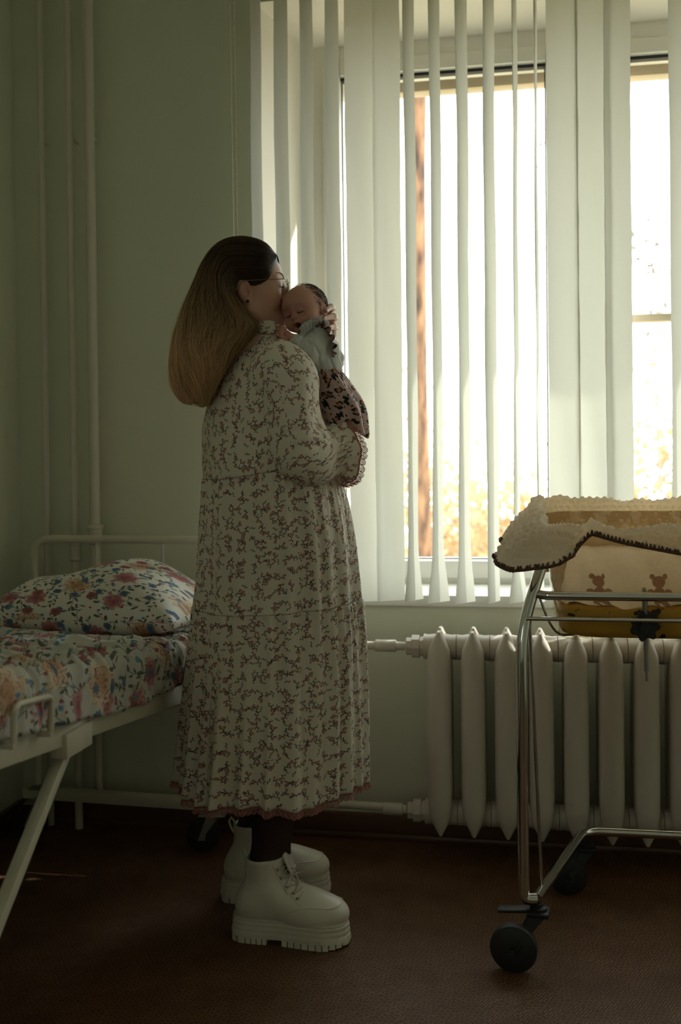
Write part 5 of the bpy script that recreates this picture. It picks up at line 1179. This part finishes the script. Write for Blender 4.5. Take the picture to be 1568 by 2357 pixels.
SHEETM = floral('floral bed sheet', 1.05, (0.55, 0.54, 0.49), .15); PILLM = floral('floral pillow case', 1.0, (0.74, 0.72, 0.64), .08)
def topz(w, t):
    z = .649+.121*t; u = w/BW
    z += .010*math.sin(u*PI); z += .07*math.exp(-((u+.02)/.22)**2-((t-.18)/.22)**2)
    return z
mt = thing('mattress', B(BW/2, .9, .56), 'thick mattress on the hospital bed under the floral sheet', 'mattress')
g = MB(); rws = []
for t in np.linspace(.03, 1.60, 20):
    zb = railz(t)+.028; zt = .649+.121*t-.014; rws.append([B(*p) for p in ((.01, t, zb), (-.002, t, (zb+zt)/2), (.01, t, zt), (BW*.33, t, zt+.002), (BW*.67, t, zt+.002), (BW-.012, t, zt), (BW-.002, t, (zb+zt)/2), (BW-.012, t, zb))])
g.grid(rws, None, True); g.f.append(tuple(range(8))); g.mi.append(0); g.f.append(tuple(19*8+i for i in range(8))[::-1]); g.mi.append(0); g.build('mattress', M('pale mattress ticking', (0.5, 0.48, 0.42), .8).mat, mt)
sh = thing('bed_sheet', B(BW/2, .8, .7), 'crumpled floral sheet over the mattress, hanging over the bed rail', 'bed sheet')
P = []; UV = []; NT_, NW_ = 420, 100
def drop(t): return float(np.interp(t, [0, .25, .38, .48, .60, .72, .85, 1.0, 1.2, 1.9], [.088, .09, .085, .095, .108, .118, .118, .112, .108, .11]))
for i in range(NT_+1):
    t = -.005+1.62*i/NT_; row = []; ur = []; dl = drop(t)
    for j in range(NW_+1):
        q = j/NW_; full = dl+.10+BW+.03; a = q*full-.10       # a<0 left drop, 0..BW top, >BW near drop
        if a < 0: w, z, nx, nz = -.006, topz(0, t)+a, 0, 0
        elif a <= BW: w, z, nx, nz = a, topz(a, t), 0, 1
        else:
            e = a-BW; r_ = .035; ph = min(e/r_, PI/2); w = BW-.022+r_*math.sin(ph)+max(0, e-r_*PI/2)*.03; z = topz(BW, t)-r_*(1-math.cos(ph))-max(0, e-r_*PI/2); nx, nz = math.sin(ph), math.cos(ph)
        pt = np.array([w*3.0+z*2, t*8.0]); c1 = wob(np.array([w*4+z*2, t*26.0+w*3])[None], 1.0, 21)[0]; c2 = wob(np.array([w*16, t*55.0-z*25])[None], 1.0, 22)[0]; rid_ = .6*(1-abs(math.sin(t*62+2.6*math.sin(w*5+1)+1.1*c1)))**1.5+.5*(1-abs(math.sin(t*101-3*math.sin(w*7)+1.5*c2)))**2
        top_ = 1 if a <= BW else max(.25, 1-(a-BW)*5)
        hgt = .006*c1+.005*c2+.021*rid_*top_*(.4+.6*(.5+.5*math.sin(w*9+t*3)))
        if a > BW: hgt += .003*math.sin(t*42+3*z*10)*min(1, (a-BW)/.06)+.006*wob(np.array([t*30, z*14])[None], 1, 25)[0]
        row.append(B(w+nx*hgt, t, z+nz*hgt)); ur.append((a, t))
    P.append(row); UV.append(ur)
MB().grid(P, UV).build('sheet', SHEETM, sh, angle=0, solid=.0015)
# pillow
pw_ = thing('pillow', B(BW/2, .3, .7), 'plump white pillow with a floral case at the head of the bed', 'pillow')
P = {}; g = MB(); NU, NVp = 72, 44; pc = (.355, .235)
def pil(u, v, side):
    pin = (1-u**4)*(1-v**4); hw, hl = .268, .185
    x = u*hw*(1+.05*abs(v)**3); y = v*hl*(1+.05*abs(u)**3); th = .105*max(0, pin)**.46*(1-.10*u*u)
    p = np.array([u*2.2, v*1.6, side*.6]); th *= 1+.14*wob(p[None], 2.0, 31)[0]; th += .005*wob(np.array([u*9, v*5, side])[None], 1.3, 33)[0]*min(1, pin*5)
    z = side*th*(1.1 if side > 0 else .62)
    return (x, y, z-.12*y-(.02*max(0, -u-.7)/.3))
for side in (1, -1):
    rows = []; uvs = []
    for i in range(NU+1):
        u = math.sin((i/NU*2-1)*PI/2); row = []; ur = []
        for j in range(NVp+1):
            v = math.sin((j/NVp*2-1)*PI/2); x, y, z = pil(u, v, side); base = .716+.121*(pc[1]+y)
            row.append(B(pc[0]+x, pc[1]+y, base+z+.004)); ur.append((x*1.05+(3.7 if side < 0 else 0)+.35, y*.8-z*1.5))
        rows.append(row); uvs.append(ur)
    if side < 0: rows = rows[::-1]; uvs = uvs[::-1]
    g.grid(rows, uvs)
g.build('pillow_case', PILLM, pw_, angle=0)
# ------------------------------------------------------------------ outside: lawn far below, a pine and autumn trees
GZ = -3.2
m = M('autumn lawn', (0.30, 0.24, 0.07), 0.9); m.set('Base Color', m.mix((0.28, 0.26, 0.17), (0.36, 0.30, 0.20), m.noise(m.coord('Object'), 1.2, 5))); 
struct(MB().box2((-40, WALL_Y+.6, GZ-.1), (40, 60, GZ)), 'ground', m.mat)
m = M('pine bark', (0.30, 0.15, 0.07), 0.9); n = m.noise(m.mapping(m.coord('Object'), sc=(6, 6, 1.5)), 3, 4); m.set('Base Color', m.mix((0.03, 0.014, 0.008), (0.26, 0.13, 0.06), n.rng(.35, .7, 0, 1))); m.bump(n, .8, .03); BARK = m.mat
m = M('grey bark', (0.20, 0.17, 0.13), 0.9); GBARK = m.mat
def leafmat(name, a, b):
    m = M(name, a, .7); oi = m.nt.nodes.new('ShaderNodeNewGeometry'); r_ = X(m.nt, oi.outputs['Random Per Island']); c = m.mix(a, b, r_); m.set('Base Color', c); m.translucent(c, .5); return m.mat
GOLDL = leafmat('golden leaves', (0.46, 0.35, 0.20), (0.36, 0.21, 0.10)); GREENL = leafmat('olive leaves', (0.32, 0.30, 0.19), (0.40, 0.34, 0.20)); NEED = leafmat('pine needles', (0.10, 0.14, 0.06), (0.16, 0.2, 0.08))
DARKL = M('dark thin leaves', (0.17, 0.15, 0.12), .8).mat
def tree(name, px, dist, hgt, tr, crown, nleaf, lm, bark, label, cat='tree', group=None, seed=1, lsize=.06):
    v = ray(px, 1057); p = Vector((v.x, v.y, 0)).normalized()*dist; t = thing(name, (p.x, p.y, GZ), label, cat, group); rg = np.random.RandomState(seed)
    ax = [Vector((p.x+.15*math.sin(k*.7+seed)*k/8, p.y+.1*math.sin(k*.9), GZ+hgt*k/8)) for k in range(9)]; MB().tube(ax, [tr*(1-.09*k) for k in range(9)], 14).build('trunk', bark, t)
    ends = []; bm_ = MB()
    for k in range(crown[3]):
        z0 = GZ+hgt*(crown[4]+(1-crown[4])*rg.rand()); an = rg.rand()*6.3; L = crown[0]*(.4+.6*rg.rand()); i = min(7, int((z0-GZ)/hgt*8)); s = ax[i]+(ax[i+1]-ax[i])*((z0-GZ)/hgt*8-i); e = s+Vector((math.cos(an)*L, math.sin(an)*L, L*crown[2]*rg.rand()+.1))
        mid = (s+e)/2+Vector((0, 0, .12*L)); bm_.tube([s, mid, e], [tr*.28, tr*.16, tr*.05], 6); ends += [s*.4+e*.6, mid*.3+e*.7, e]
    tag(bm_.build('branches', bark, t), kind='stuff')
    E = np.array([list(e) for e in ends]); C = E[rg.randint(len(E), size=nleaf)]+rg.normal(size=(nleaf, 3))*crown[1]; u = rg.normal(size=(nleaf, 3)); u /= np.linalg.norm(u, axis=1)[:, None]; w = np.cross(u, rg.normal(size=(nleaf, 3))); w /= np.linalg.norm(w, axis=1)[:, None]; s = lsize*(.6+.8*rg.rand(nleaf))[:, None]
    Vv = np.stack([C-u*s, C+w*s*.5, C+u*s, C-w*s*.5], 1).reshape(-1, 3); Fq = np.arange(nleaf*4).reshape(-1, 4); o = obj_np('foliage', [(Vv, Fq)], lm, t); o['kind'] = 'stuff'
    return t
tree('pine_tree', 976, 7.5, 13, .115, (1.6, .22, -.1, 10, .80), 2500, NEED, BARK, 'tall bare pine trunk of orange bark close outside the window', seed=3)
tree('autumn_tree', 1000, 11, 4.1, .09, (1.0, .35, .5, 18, .45), 2600, GOLDL, GBARK, 'golden autumn tree low behind the pine trunk', seed=5)
tree('autumn_tree', 1125, 18, 3.9, .09, (1.0, .40, .5, 18, .40), 2600, GREENL, GBARK, 'olive tree seen low between the slats right of the pine', seed=6)
tree('autumn_tree', 1215, 12, 3.7, .08, (.8, .32, .5, 18, .45), 2300, GOLDL, GBARK, 'golden tree low beside the edge of the cot blanket', seed=7)
tree('autumn_tree', 1545, 10, 4.9, .06, (.7, .25, .5, 18, .50), 2300, GOLDL, GBARK, 'golden tree in the lower part of the right window pane', seed=8)
tree('autumn_tree', 1500, 8, 8.2, .02, (.8, .06, .6, 9, .55), 260, DARKL, GBARK, 'thin tree with sparse leaves high in the right window pane', seed=12, lsize=.035)
tree('autumn_tree', 790, 17, 4.0, .09, (1.0, .35, .5, 18, .45), 2300, GOLDL, GBARK, 'golden tree low behind the woman, left of the pine', seed=9)
